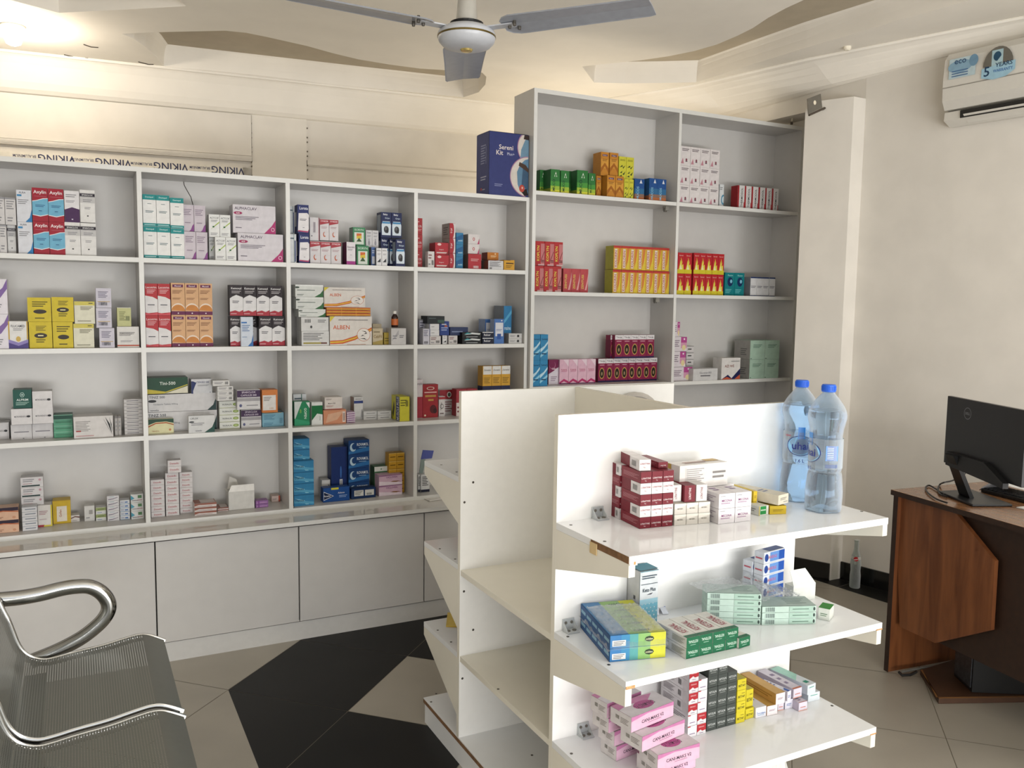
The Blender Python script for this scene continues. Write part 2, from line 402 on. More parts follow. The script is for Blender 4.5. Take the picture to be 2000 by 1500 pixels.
def blade(ang,L,w0,w1,tw):
    b=MB(); pts=[]; n=10
    prof=[(.13,.030),(.145,.05),(.17,w0),(.20,w0),(.35,(w0+w1)/2),(L-.02,w1),(L,w1*.9)]
    rows=[]
    for x,hw in prof:
        rows.append([(x,-hw,-hw*tw-.001),(x,-hw*.96,-hw*tw+.004),(x,0,.006),(x,hw*.93,hw*tw+.002),(x,hw,hw*tw-.004),(x,hw*.93,hw*tw-.002),(x,0,.002),(x,-hw*.96,-hw*tw)])
    vs=[p for r_ in rows for p in r_]; fs=[]
    for k in range(len(rows)-1):
        for j in range(8): fs.append((k*8+j,(k+1)*8+j,(k+1)*8+(j+1)%8,k*8+(j+1)%8))
    fs.append(tuple(range(8))[::-1]); fs.append(tuple(range((len(rows)-1)*8,len(rows)*8)))
    b.mesh(vs,fs,FB)
    for x,y in ((.18,.02),(.18,-.02),(.155,0)): b.lathe([(.005,-.012),(.006,-.006),(.005,.01)],SCREW,8,(x,y))
    o=b.build('blade',fan); o.location=(0,0,hub_z+.026); o.rotation_euler.z=ang
    ar=MB(); ar.box((.07,-.018,-.003),(.17,.018,.001),FG); ar.build('bracket',o)
    return o
def fang(px,py):
    p=bp(px,py,z=hub_z+.026); return math.atan2(p.y-fy,p.x-fx), math.hypot(p.x-fx,p.y-fy)
for px,py,w in ((1278,12,.062),(903,163,.078),(560,-8,.062)):
    a,L=fang(px,py); blade(a,min(.62,max(.5,L)),w,w*.88,-.12)

DRW = tuple(dr)
acn = nr; acp = Vector((3.77,-.60,0))
def AC(s,o,z): p = acp+dr*s+acn*o; return Vector((p.x,p.y,z))
s_ac = .50
def acs(px,py,off=.18):
    p=bp(px,py,n=(.99,.127,0),p=tuple(acp+acn*off)); return (p-acp).dot(dr), p.z
ac = empty('air_conditioner',AC(s_ac,0,0)); tag(ac,'white wall-mounted air conditioner with blue stickers high on the right wall','air conditioner')
W_ = mat('d6d3cb',.35,var=.01,name='ac_plastic')
def shape(prof,s0,s1,m,name,par=ac):
    t=MB(); base=Vector(ac.location)
    t.extr([AC(s0,o,z)-base for o,z in prof],dr*(s1-s0),m); return t.build(name,par)
s0,_=acs(1845,150); s1=s0+.95
shape([(-.03,2.50),(.10,2.485),(.16,2.51),(.155,2.55),(.0,2.60)],s0,s1,W_,'lower_body')
shape([(0,2.56),(.16,2.56),(.185,2.60),(.19,2.70),(.18,2.80),(.15,2.835),(0,2.84)],s0,s1,W_,'front_panel')
shape([(.186,2.662),(.1905,2.662),(.1905,2.666),(.186,2.666)],s0,s1,mat('96928a',.5),'panel_line')
sv,_=acs(1872,230); shape([(.10,2.486),(.163,2.512),(.1645,2.545),(.158,2.550),(.09,2.49)],sv,s1-.06,mat('1d1c1a',.6),'air_outlet')
shape([(.12,2.49),(.171,2.522),(.173,2.526),(.12,2.498)],sv+.02,s1-.08,W_,'louvre')
# stickers
def stick(name,px,py,build,off=.1925):
    s_,z_=acs(px,py,off); t=MB(); o=AC(s_,off,z_)-Vector(ac.location); build(t,o,dr,Vector((0,0,1))); return t.build(name,ac)
def b1(t,o,ex,ey):
    t.poly([o+ex*a+ey*b for a,b in ((-.065,-.045),(.065,-.045),(.065,.05),(-.065,.05))],mat('b9cdd4',.3))
    t.poly([o+acn*.0006+ex*.055*math.cos(k/10*math.pi)*1.1+ex*-.01+ey*(.01+.03*math.sin(k/10*math.pi)) for k in range(20)],mat('86a9c0',.3))
    put_text(t,'eco',mat('2d4f74',.4),o+acn*.0012+ex*-.01+ey*.032,ex,ey,.02)
    t.poly([o+acn*.0010+ex*(.055+.022*math.cos(k/8*math.pi))+ey*(.025+.028*math.sin(k/8*math.pi)) for k in range(16)],mat('6f93ad',.3))
    for k in range(3): t.poly([o+acn*.0014+ex*a+ey*(b-.012*k) for a,b in ((-.05,-.008),(.03,-.008),(.03,-.013),(-.05,-.013))],mat('4b6f9a',.3))
stick('sticker',1880,132,b1)
def b2(t,o,ex,ey):
    t.poly([o+ex*.07*math.cos(k/12*math.pi)+ey*(.005+.085*math.sin(k/12*math.pi)) for k in range(13)],mat('6a675f',.3))
    t.poly([o+acn*.0006+ex*a+ey*b for a,b in ((-.03,.0),(.022,.0),(.022,.075),(-.03,.075))],mat('a8c4cc',.3))
    t.poly([o+acn*.0010+ex*(-.004+.018*math.cos(k/8*math.pi))+ey*(.045+.022*math.sin(k/8*math.pi)) for k in range(13)],mat('1f4a66',.3))
    t.poly([o+acn*.0010+ex*a+ey*b for a,b in ((-.075,-.045),(-.02,-.06),(.04,-.055),(.08,-.03),(.08,.012),(-.075,-.002))],mat('9dc4d8',.3))
    put_text(t,'5',mat('153b5c',.4),o+acn*.0016+ex*-.05+ey*-.018,ex,ey,.045)
    put_text(t,'YEARS',mat('153b5c',.4),o+acn*.0016+ex*.028+ey*.004,ex,ey,.020,.098)
    put_text(t,'WARRANTY',mat('3b6cae',.4),o+acn*.0016+ex*.025+ey*-.022,ex,ey,.014,.09)
stick('sticker',1950,128,b2)
# metal bracket plate, hanging wire end, screw hook on the wall
t=MB(); MET=mat('77736a',.5,.5,name='dull_steel')
pb=bp(1592,212,y=-.45); o=empty('metal_bracket',(pb.x,pb.y,0)); tag(o,'small square metal bracket plate with a hole above the column','bracket')
q=[bp(x,y,y=-.45)-Vector((pb.x,pb.y,0)) for x,y in ((1577,193),(1603,183),(1606,210),(1579,223))]
t.extr(q,(0,.004,0),MET); qc=sum(q,Vector())/4
t.build('plate',o); t=MB(); t.extr([qc+Vector((.010*math.cos(a/8*math.pi),-.0008,.012*math.sin(a/8*math.pi)))+Vector((0,0,.005)) for a in range(16)],(0,.0006,0),mat('e6dcc6',.7)); t.build('hole',o)
t=MB(); a=bp(1580,225,y=-.45)-Vector((pb.x,pb.y,0)); b=bp(1611,211,y=-.45)-Vector((pb.x,pb.y,0)); t.tube([a,b],.006,mat('4c4238',.6),8); t.tube([b,b+Vector((.05,.12,-.01))],.006,mat('4c4238',.6),8); t.build('arm',o)
def onw(px,py,off=.004): return bp(px,py,n=(.99,.127,0),p=tuple(acp+acn*off))
t=MB(); t.tube([onw(x,y,.012) for x,y in ((1546,242),(1548,222),(1552,205),(1558,192),(1562,182))],.005,mat('cfc6b4',.7),8); t.tube([onw(x,y,.012) for x,y in ((1560,186),(1563,177))],.008,mat('2c2620',.7),8); t.tube([onw(x,y,.012) for x,y in ((1546,243),(1546,238))],.008,mat('4c4238',.7),8)
tag(t.build('electric_wire'),'loose grey electric wire end sticking out of wall above the tall cabinet','wire')
t=MB(); q=[onw(x,y,.03) for x,y in ((1488,146),(1498,147),(1494,154),(1491,154))]; t.extr(q,dr*.01,mat('5a5248',.6)); tag(t.build('wall_hook'),'tiny dark metal hook stuck in the cornice above the tall cabinet','hook')
p=bp(1655,91,z=S); t=MB(); t.lathe([(.012,S-.02),(.02,S-.012),(.02,S)],mat('f1ead8',.5),12,(p.x-0,p.y)); p2=[bp(x,y,z=S) for x,y in ((1656,84),(1675,80),(1695,69))]; 
tag(t.build('lamp_holder'),'tiny white lamp holder on the ceiling near the right wall','lamp holder')
# ---------------------------------------------------------------- shelving along the back
Wb = .62; ZT, Z1, Z2, Z3, Z4 = 2.1157, 1.7373, 1.3542, .9713, .5882; DL = .2271; T_ = .020
def board(name, a, b, par, m=None, edge='front', extra=None):
    """melamine board with a lighter edge band on the side that shows"""
    t = MB(); t.box(a, b, m or BOARD)
    x0,y0,z0=a; x1,y1,z1=b
    e=.0006
    if 'f' in edge[0]: t.box((x0,y0-e,z0),(x1,y0,z1),EDGEG if m else EDGE)
    if extra: extra(t)
    return t.build(name, par)
un = empty('shelving_unit',(0,0,0)); tag(un,'long white open shelving of medicine boxes standing on the low worktop','shelf unit')
XL, XR = -2*Wb-.01, 3*Wb+.01
board('top_board',(XL,0,ZT-T_),(XR,DL,ZT),un)
board('bottom_board',(XL,0,Z4-T_),(XR,DL,Z4),un)
board('back_panel',(XL,DL,Z4-T_),(XR,DL+.006,ZT),un,edge='none')
for k in range(-2,4):
    board('side_panel' if k in (-2,3) else 'divider',(k*Wb-.0095,-.0005,Z4),(k*Wb+.0095,DL,ZT-T_),un)
for k in range(-2,3):
    for z in (Z1,Z2,Z3): board('shelf',(k*Wb+.0095,.001,z-T_),((k+1)*Wb-.0095,DL,z),un)
t=MB(); t.tube([bp(x,y,y=DL-.002) for x,y in ((357,345),(360,362),(366,373),(373,385),(377,400))],.0016,mat('4a463f',.8),6); tag(t.build('thin_cable'),'thin dark loose wire hanging down inside the second bay top shelf','wire')
# low cabinets and worktop
YC=-.178
t=MB(); t.box((XL-.4,YC,Z4-T_-.019),(XR+.0,DL,Z4-T_),mat('cfccc6',.07,var=.02,scale=10,name='polished_worktop')); t.box((XL-.4,YC-.0006,Z4-T_-.019),(XR,YC,Z4-T_),EDGE)
tag(t.build('worktop'),'narrow glossy white worktop running under the open shelving','worktop')
bc = empty('base_cabinet',(0,0,0)); tag(bc,'long low white cabinet with flat handleless doors under the worktop','cabinet')
zt_=Z4-T_-.019
t=MB(); t.box((XL-.4,YC+.05,.0),(XR,DL,zt_-.0005),BOARD); t.build('body',bc)
t=MB(); t.box((XL-.4,YC+.040,0),(XR,YC+.0495,.086),mat('c6c5c2',.4,var=.02)); t.build('plinth',bc)
t=MB(); t.box((XL-.4,YC+.0495,.0903),(XR,YC+.0499,zt_-.001),GAP); t.build('gap_strip',bc)
gx=[-1.64,-1.22,-.605,.013,.62,1.232,XR+.0]
for a,b in zip(gx,gx[1:]): 
    t=MB(); t.box((a+.003,YC+.03,.092),(b-.003,YC+.0485,zt_-.012),BOARD); t.build('door',bc)
# tall cabinet on the right
RX0,RXM,RX1,RZT,RZ=1.872,2.8134,3.7627,2.6675,(2.1507,1.6292,1.1238,.63)
RY,RD=-.0278,.221
tc_ = empty('tall_shelving_unit',(0,0,0)); tag(tc_,'tall white two-column open shelving taller than its neighbour, beside the column','shelf unit')
board('top_board',(RX0,RY,RZT-.022),(RX1,RY+RD,RZT),tc_)
board('side_panel',(RX0,RY-.0005,0),(RX0+.02,RY+RD,RZT-.022),tc_); board('side_panel',(RX1-.02,RY-.0005,0),(RX1,RY+RD,RZT-.022),tc_)
board('divider',(RXM-.009,RY-.0005,.09),(RXM+.009,RY+RD,RZT-.022),tc_)
board('back_panel',(RX0+.02,RY+RD,0),(RX1-.02,RY+RD+.006,RZT),tc_,edge='none')
for z in RZ:
    board('shelf',(RX0+.02,RY+.002,z-.02),(RXM-.009,RY+RD,z),tc_); board('shelf',(RXM+.009,RY+.002,z-.02),(RX1-.02,RY+RD,z),tc_)
board('bottom_board',(RX0+.02,RY+.002,.07),(RX1-.02,RY+RD,.09),tc_)
for z,px in ((RZ[0],1300),(RZ[1],1286)):
    p=bp(px,400,y=RY+.06); t=MB(); t.box((p.x-.012,RY+.04,z-.045),(p.x+.012,RY+.07,z-.0205),mat('8c8a84',.3,.5)); t.lathe([(.009,z-.052),(.009,z-.03)],mat('5a5751',.3,.6),10,(p.x-.006,RY+.055)); t.build('shelf_clip',tc_)

# ---------------------------------------------------------------- gondola in the middle of the shop
GYF,GYR,GX0,GX1,GZ=-2.0601,-1.4162,.8562,1.7215,1.2774
GS=(.9917,.6931,.388); GD,GD2=.3325,.308; GM=(.6787,.3817,.0948); GXS=1.2901; gt=.018
gd = empty('gondola_shelf',(0,0,0)); tag(gd,'white free-standing double-sided display rack with empty left bay','display rack')
board('front_panel',(GX0,GYF,.0948),(GX1,GYF+gt,GZ),gd,PANEL)
board('rear_panel',(GX0,GYR-gt,.0948),(GX1,GYR,GZ),gd,PANEL)
board('spine_panel',(GXS,GYF+gt,.0948),(GXS+gt,GYR-gt,GZ),gd,PANEL,edge='n')
for z in GM[:2]:
    board('inner_shelf',(GX0+.002,GYF+gt,z-gt),(GXS,GYR-gt,z),gd,PANEL,edge='n'); board('inner_shelf',(GXS+gt,GYF+gt,z-gt),(GX1-.002,GYR-gt,z),gd,PANEL,edge='n')
def chip(t):
    t.box((GX0-.0008,GYF-GD,GM[2]-gt),(GX0,GYR+GD2,GM[2]-.004),CHIP)
board('base_board',(GX0,GYF-GD,GM[2]-gt),(GX1,GYR+GD2,GM[2]),gd,BOARDG,extra=chip)
t=MB(); t.box((GX0+.004,GYF-GD+.02,0),(GX1-.004,GYR+GD2-.004,GM[2]-gt-.0005),BOARDG); t.build('plinth',gd)
def bracket(x,ya,yb,z,h0,h1):
    t=MB(); t.extr([(x,ya,z),(x,yb,z),(x,yb,z-h1),(x,ya,z-h0)],(gt,0,0),PANEL)
    t.build('bracket',gd)
for k,z in enumerate(GS):
    hb,hf=((.126,.032),(.120,.043),(.12,.04))[k]
    if k==0:
        def ex(t):
            t.box((GX0-.0008,GYF-GD+.001,z-gt),(GX0,GYF-.17,z-.001),CHIP)
            t.box((GX0-.0035,GYF-.20,z-gt-.016),(GX0-.0012,GYF-.170,z-.006),mat('d3b98a',.7))
            t.box((GX0+.001,GYF-GD-.0022,z-gt-.004),(GX0+.022,GYF-GD-.0008,z-gt+.012),mat('e9e2d6',.5)); t.box((GX0+.012,GYF-GD-.0026,z-gt-.002),(GX0+.017,GYF-GD-.0020,z-gt+.005),mat('c38a52',.7))
    else:
        def ex(t): 
            t.box((GX0-.0002,GYF-GD-.0018,z-gt-.001),(GX0+.026,GYF-GD-.0008,z-gt+.006),mat('c89a68',.7,var=.3,scale=300))
            t.box((GX1-.024,GYF-GD-.0018,z-gt-.0015),(GX1+.0002,GYF-GD-.0008,z-gt+.002),mat('b98a5a',.7,var=.3,scale=300))
    board('shelf',(GX0,GYF-GD,z-gt),(GX1,GYF-.0008,z),gd,BOARDG,extra=ex)
    for x in (GX0,GX1-gt): bracket(x,GYF-.0005,GYF-GD+.001,z-gt-.0005,hb-gt,hf)
    board('rear_shelf',(GX0,GYR+.0005,z-gt),(GX1,GYR+GD2,z),gd,BOARDG,edge='n')
    for x in (GX0,GX1-gt): bracket(x,GYR+.0008,GYR+GD2-.001,z-gt-.0005,.2 if k else .14,.03)
def scap(p,n):
    t=MB(); n=Vector(n); a_=Vector((1,0,0)); b_=n.cross(a_)
    t.extr([a_*(.0042*math.cos(q/5*math.pi))+b_*(.0042*math.sin(q/5*math.pi)) for q in range(10)],n*.0008,SCREW)
    o=t.build('screw_cap',gd); o.location=p
for px,py in ((924,942),(907,981),(906,1155),(924,1230),(903,1325)): scap(bp(px,py,y=GYR-gt),(0,-1,0))
for px,py,z in ((862,908,GS[0]),(892,922,GS[0]),(859,1072,GS[1]),(889,1092,GS[1]),(855,1231,GS[2]),(881,1254,GS[2]),(852,1355,GM[2]),(842,1371,GM[2]),(1115,1025.5,GS[0]),(1181,1057.5,GS[0]),(1109,1243.5,GS[1]),(1189,1298.5,GS[1]),(1116,1472,GS[2]),(1625,1378.5,GS[2]),(973,1346,GM[1]),(1039,1475,GM[2]),(1683,999,GS[0])): scap(bp(px,py,z=z),(0,0,1))
def clear_mat(name,tint='ffffff',gl=.25,rough=.08,alpha=.15,bump=0):
    k=('clear',name)
    if k in _mats: return _mats[k]
    m=bpy.data.materials.new(name); m.use_nodes=True; nt=m.node_tree; nt.nodes.clear()
    out=nt.nodes.new('ShaderNodeOutputMaterial'); tr=nt.nodes.new('ShaderNodeBsdfTransparent'); tr.inputs[0].default_value=lin(tint)
    g_=nt.nodes.new('ShaderNodeBsdfPrincipled'); g_.inputs['Base Color'].default_value=lin('e8ecee'); g_.inputs['Roughness'].default_value=rough
    lw=nt.nodes.new('ShaderNodeLayerWeight'); lw.inputs[0].default_value=gl
    mp=nt.nodes.new('ShaderNodeMapRange'); mp.inputs[3].default_value=alpha; mp.inputs[4].default_value=.9
    mx=nt.nodes.new('ShaderNodeMixShader')
    nt.links.new(lw.outputs['Facing'],mp.inputs[0]); nt.links.new(mp.outputs[0],mx.inputs[0]); nt.links.new(tr.outputs[0],mx.inputs[1]); nt.links.new(g_.outputs[0],mx.inputs[2]); nt.links.new(mx.outputs[0],out.inputs[0])
    if bump:
        nz=nt.nodes.new('ShaderNodeTexNoise'); nz.inputs['Scale'].default_value=45; nz.inputs['Distortion'].default_value=2; b_=nt.nodes.new('ShaderNodeBump'); b_.inputs['Strength'].default_value=bump; b_.inputs['Distance'].default_value=.004
        nt.links.new(nz.outputs['Fac'],b_.inputs['Height']); nt.links.new(b_.outputs[0],g_.inputs['Normal']); nt.links.new(b_.outputs[0],lw.inputs['Normal'])
    _mats[k]=m; return m
CLR=clear_mat('clear_plastic','e4e6e6',.4,.1,.30)
for i,(px,py,z) in enumerate(((1170,1013,GS[0]),(1133,1163,GS[1]),(1143,1437,GS[2]))):
    p=bp(px,py,z=z); p=Vector((min(p.x,.897) if i==1 else p.x,GYF-.001,z+.0003))
    t=MB(); t.box((p.x-.018,p.y-.034,z+.0004),(p.x+.018,p.y-.001,z+.004),CLR); t.box((p.x-.018,p.y-.005,z+.004),(p.x+.018,p.y-.0012,z+.032),CLR)
    for s_ in (-1,1): t.extr([(p.x+s_*.016,p.y-.001,z+.003),(p.x+s_*.016,p.y-.030,z+.003),(p.x+s_*.016,p.y-.001,z+.03)],(.0015,0,0),CLR)
    for s_ in (-1,1): t.lathe([(.0055,z+.004),(.0055,z+.0065),(.003,z+.007)],MET,10,(p.x+s_*.009,p.y-.02)); 
    for s_ in (-1,1): t.extr([(p.x+s_*.009+.004*math.cos(a/5*math.pi),p.y-.0052,z+.022+.004*math.sin(a/5*math.pi)) for a in range(10)],(0,-.002,0),MET)
    t.build('corner_clip',gd,label='clear plastic corner clip')

# ---------------------------------------------------------------- waiting bench
YB=-.99
def prof(L,y): return [bp(px,py,y=y) for px,py in L]
pl=prof([(-95,985),(-60,1045),(-28,1120),(0,1183),(12,1206),(22,1231),(31,1253),(42,1269),(60,1282),(85,1287),(110,1283),(150,1272),(200,1260),(245,1246),(272,1239),(292,1240),(320,1249)],YB)
pl=[(p.x,p.z) for p in pl]
PERF=bpy.data.materials.new('perforated_steel'); PERF.use_nodes=True; nt=PERF.node_tree; b=nt.nodes['Principled BSDF']
b.inputs['Metallic'].default_value=.6; b.inputs['Roughness'].default_value=.35; b.inputs['Base Color'].default_value=lin('83857f')
uv=nt.nodes.new('ShaderNodeUVMap'); 
def mnode(op,*a):
    n=nt.nodes.new('ShaderNodeMath'); n.operation=op
    for i,x in enumerate(a):
        if isinstance(x,(int,float)): n.inputs[i].default_value=x
        else: nt.links.new(x,n.inputs[i])
    return n.outputs[0]
sp=nt.nodes.new('ShaderNodeSeparateXYZ'); nt.links.new(uv.outputs[0],sp.inputs[0])
fu=mnode('MULTIPLY',sp.outputs[0],1/.0078); row=mnode('FLOOR',mnode('MULTIPLY',sp.outputs[1],1/.0068))
fu=mnode('ADD',fu,mnode('MULTIPLY',mnode('MODULO',row,2.0),.5))
du=mnode('SUBTRACT',mnode('FRACT',fu),.5); dv=mnode('SUBTRACT',mnode('FRACT',mnode('MULTIPLY',sp.outputs[1],1/.0068)),.5)
dist=mnode('SQRT',mnode('ADD',mnode('MULTIPLY',du,du),mnode('MULTIPLY',dv,dv)))
hole=mnode('GREATER_THAN',dist,.20); nt.links.new(hole,b.inputs['Alpha'])
STEEL=mat('80827c',.35,.6,var=.02,name='seat_steel')
bench=empty('waiting_bench',(0,0,0)); tag(bench,'chrome framed waiting bench with perforated grey metal seats at lower left','bench')
def smooth_curve(P,n=4):
    out=[]
    for i in range(len(P)-1):
        p0=P[max(i-1,0)];p1=P[i];p2=P[i+1];p3=P[min(i+2,len(P)-1)]
        for k in range(n):
            t=k/n; out.append(tuple(.5*((2*b_)+(-a_+c_)*t+(2*a_-5*b_+4*c_-d_)*t*t+(-a_+3*b_-3*c_+d_)*t**3) for a_,b_,c_,d_ in zip(p0,p1,p2,p3)))
    out.append(tuple(P[-1])); return out
pc=smooth_curve(pl,4)
def seat(y0,y1):
    vs=[];fs=[];uvs=[];L=0;Ls=[0]
    for a,b_ in zip(pc,pc[1:]): L+=math.dist(a,b_); Ls.append(L)
    for (x,z) in pc: vs+= [(x,y0,z),(x,y1,z)]
    me=bpy.data.meshes.new('seat')
    n=len(pc); fs=[(2*i,2*i+2,2*i+3,2*i+1) for i in range(n-1)]
    me.from_pydata(vs,[],fs); me.materials.append(PERF); me.materials.append(STEEL); ul=me.uv_layers.new(name='UVMap')
    for p in me.polygons:
        i=p.index; 
        for li,vi in zip(p.loop_indices,p.vertices): ul.data[li].uv=(abs(vs[vi][1]-y0),Ls[vi//2])
        p.use_smooth=True
        if i>n-9: p.material_index=1
    st=bpy.data.objects.new('seat',me); COL.objects.link(st); st.parent=bench
    for y in (y0,y1):
        t=MB(); t.tube([(x,y,z-.010) for x,z in pc],.006,CHROME,10,ry=.013); t.build('edge_rail',st,smooth=1)
    for q in (.42,):
        k=int(len(pc)*q); t=MB(); t.tube([(pc[k][0],y0-.008,pc[k][1]-.028),(pc[k][0],y1+.008,pc[k][1]-.028)],.012,BLACKP,10); t.build('cross_bar',st)
    return st
seat(YB,YB-.545); seat(YB-.585,YB-1.13)
xm=pc[int(len(pc)*.62)][0]
t=MB(); t.box((xm-.09,YB-1.7,.33),(xm-.03,YB-.02,.39),mat('3a3a3a',.4,.4,name='beam_steel')); t.build('beam',bench)
for y in (YB-.10,YB-1.55):
    t=MB(); t.tube([(xm-.06,y,.33),(xm-.06,y,.10)],.022,CHROME,14); t.tube([(xm-.33,y,.02),(xm-.25,y,.06),(xm-.06,y,.11),(xm+.10,y,.06),(xm+.16,y,.02)],.020,CHROME,14); t.build('leg',bench,smooth=1)
ya=YB+.035
ap=[bp(px,py,y=ya) for px,py in ((-70,1178),(-30,1174),(0,1171),(40,1167),(80,1160),(120,1150),(150,1145.5),(175,1146),(196,1156),(210,1173),(212,1190),(203,1208),(185,1226),(160,1245),(130,1262),(100,1276),(60,1292))]
ap=smooth_curve([tuple(p) for p in ap],4)
t=MB(); t.tube(ap,.018,CHROME,16,ry=.024); t.build('armrest',bench,smooth=1)
# ---------------------------------------------------------------- desk with computer
DZ=.797
WOOD=bpy.data.materials.new('dark_wood_veneer'); WOOD.use_nodes=True; nt=WOOD.node_tree; b=nt.nodes['Principled BSDF']; b.inputs['Roughness'].default_value=.35
tcn=nt.nodes.new('ShaderNodeTexCoord'); mp=nt.nodes.new('ShaderNodeMapping'); mp.inputs['Scale'].default_value=(11,11,1.2); nz=nt.nodes.new('ShaderNodeTexNoise'); nz.inputs['Scale'].default_value=2.2; nz.inputs['Detail'].default_value=6; nz.inputs['Distortion'].default_value=.6
rp=nt.nodes.new('ShaderNodeValToRGB'); rp.color_ramp.elements[0].color=lin('5c331c'); rp.color_ramp.elements[1].color=lin('83502e'); rp.color_ramp.elements[0].position=.3; rp.color_ramp.elements[1].position=.7
nt.links.new(tcn.outputs['Object'],mp.inputs[0]); nt.links.new(mp.outputs[0],nz.inputs['Vector']); nt.links.new(nz.outputs['Fac'],rp.inputs[0]); nt.links.new(rp.outputs[0],b.inputs['Base Color'])
WTOP=WOOD.copy(); WTOP.name='desk_top_veneer'; r2=[n for n in WTOP.node_tree.nodes if n.type=='VALTORGB'][0]; r2.color_ramp.elements[0].color=lin('7a5438'); r2.color_ramp.elements[1].color=lin('9c7250')
[n for n in WTOP.node_tree.nodes if n.type=='MAPPING'][0].inputs['Scale'].default_value=(22,3,22)
WTOP.node_tree.nodes['Principled BSDF'].inputs['Roughness'].default_value=.18
DKW=mat('2c1a10',.5,var=.15,name='dark_edge_wood')
T0=bp(1740,956,z=DZ); T1=bp(1870,945,z=DZ); T2=bp(2000,1030,z=DZ); e1=(T1-T0).normalized(); e2=(T2-T0).normalized()
desk=empty('desk',(T0.x,T0.y,0)); tag(desk,'dark brown wooden office desk at the right carrying the computer monitor','desk')
def dk(a,b,z): return Vector((e1.x*a+e2.x*b,e1.y*a+e2.y*b,z))
def dprism(t,pts,z0,z1,m): t.prism([dk(a,b,0)[:2] for a,b in pts],z0,z1,m)
t=MB(); dprism(t,[(0,0),(.78,0),(.78,1.35),(0,1.35)],DZ-.001,DZ,WTOP); dprism(t,[(0,0),(.78,0),(.78,1.35),(0,1.35)],DZ-.022,DZ-.001,DKW); t.build('desk_top',desk)
t=MB(); dprism(t,[(.010,.012),(.70,.012),(.70,.032),(.010,.032)],0,DZ-.0225,WOOD); t.build('end_panel',desk)
t=MB(); dprism(t,[(.008,.010),(.0105,.010),(.0105,.034),(.008,.034)],0,DZ-.0225,DKW); t.build('end_panel_edge',desk)
t=MB(); base=Vector((T0.x,T0.y,0)); n3=Vector((e1.y,-e1.x,0)); pn=Vector((-e2.y,e2.x,0))
pp=[bp(px,py,n=tuple(pn),p=tuple(base+dk(.03,0,0)))-base for px,py in ((1748,972),(1864,1003),(1943,1096),(1935,1231),(1826,1256),(1757,1224))]
sgn=1 if pn.dot(e1)>0 else -1
pp[0].z=DZ-.023; pp[1].z=DZ-.023
t.extr(pp,pn*sgn*.018,WOOD); t.build('side_panel',desk)
t=MB(); zmd=bp(1990,1326,n=tuple(pn),p=tuple(base+dk(.078,0,0))).z
dprism(t,[(.062,.20),(.078,.20),(.078,1.29),(.062,1.29)],max(.05,zmd),DZ-.0225,DKW); t.build('modesty_panel',desk)
t=MB(); dprism(t,[(.010,1.30),(.70,1.30),(.70,1.32),(.010,1.32)],0,DZ-.0225,WOOD); t.build('end_panel',desk)
fb=[bp(x,y,z=0) for x,y in ((1797,1318),(1833,1375),(2070,1371),(2070,1285),(1868,1296))]
t=MB(); t.prism([p[:2] for p in fb],.001,.022,mat('4b3222',.5,var=.12,scale=12)); t.prism([fb[0][:2],fb[1][:2],(fb[1]+Vector((.0,.012,0)))[:2],(fb[0]+Vector((.012,.0,0)))[:2]],.0225,.0232,mat('8a6038',.6)); t.prism([fb[1][:2],fb[2][:2],(fb[2]+Vector((0,.012,0)))[:2],(fb[1]+Vector((.0,.012,0)))[:2]],.0225,.0232,mat('8a6038',.6)); tag(t.build('footboard'),'low brown wooden foot board lying on the floor under the desk','board')
c0=bp(1898,1352,z=.0235); c1=bp(1870,1325,z=.0235); ea=(c1-c0).normalized()*.16; eb=Vector((ea.y,-ea.x,0)).normalized()*.38
if eb.x<0: eb=-eb
t=MB(); pc_=empty('computer_tower',(c0.x,c0.y,.0235)); tag(pc_,'black computer tower standing on the foot board under the desk','computer')
z_=Vector(); t.prism([z_[:2],ea[:2],(ea+eb)[:2],eb[:2]],0,.34,BLACKP); t.build('case',pc_)
t=MB(); q=-eb.normalized()*.004; t.prism([(ea*.06+q*.1)[:2],(ea*.94+q*.1)[:2],(ea*.94+q)[:2],(ea*.06+q)[:2]],.015,.325,mat('3b3d40',.4,var=.4,scale=60)); t.build('rear_plate',pc_)
t=MB(); t.tube([bp(x,y,z=.02) for x,y in ((1756,1313),(1762,1319),(1778,1318),(1790,1312))],.006,BLACKP,6); t.tube([bp(x,y,z=.012) for x,y in ((1762,1312),(1800,1305),(1840,1299),(1866,1295))],.005,mat('8a8a86',.6),6); tag(t.build('floor_cable'),'grey and black cable lying on the floor below the desk','cable')
def ray(px,py,d): return C_+d*(F_+(px-1000)/FPX*R_-(py-750)/FPX*U_)
mL=ray(1851,773,3.50); mLb=ray(1850,905,3.50); mR=ray(2003,799,3.02)
mt_=(Vector((mR.x,mR.y,0))-Vector((mL.x,mL.y,0))).normalized(); mn=Vector((mt_.y,-mt_.x,0)); 
if mn.dot(Vector((CX,CY,0))-Vector((mL.x,mL.y,0)))<0: mn=-mn
mc=bp(1893,974,z=DZ+.0)
mon=empty('monitor',(mc.x,mc.y,DZ)); tag(mon,'black computer monitor seen from behind standing on the brown desk','monitor')
o0=Vector((mL.x,mL.y,0))-Vector((mc.x,mc.y,0)); zt=mL.z-DZ; zb=mLb.z-DZ; MW=.49
MBK=mat('151618',.38,var=.03,name='monitor_plastic')
def mpnt(s,o,z): return o0+mt_*s+mn*o+Vector((0,0,z))
t=MB(); t.extr([mpnt(0,0,zt),mpnt(MW,0,zt),mpnt(MW,0,zb),mpnt(0,0,zb)],-mn*.018,MBK); t.build('screen_shell',mon,bevel=.002)
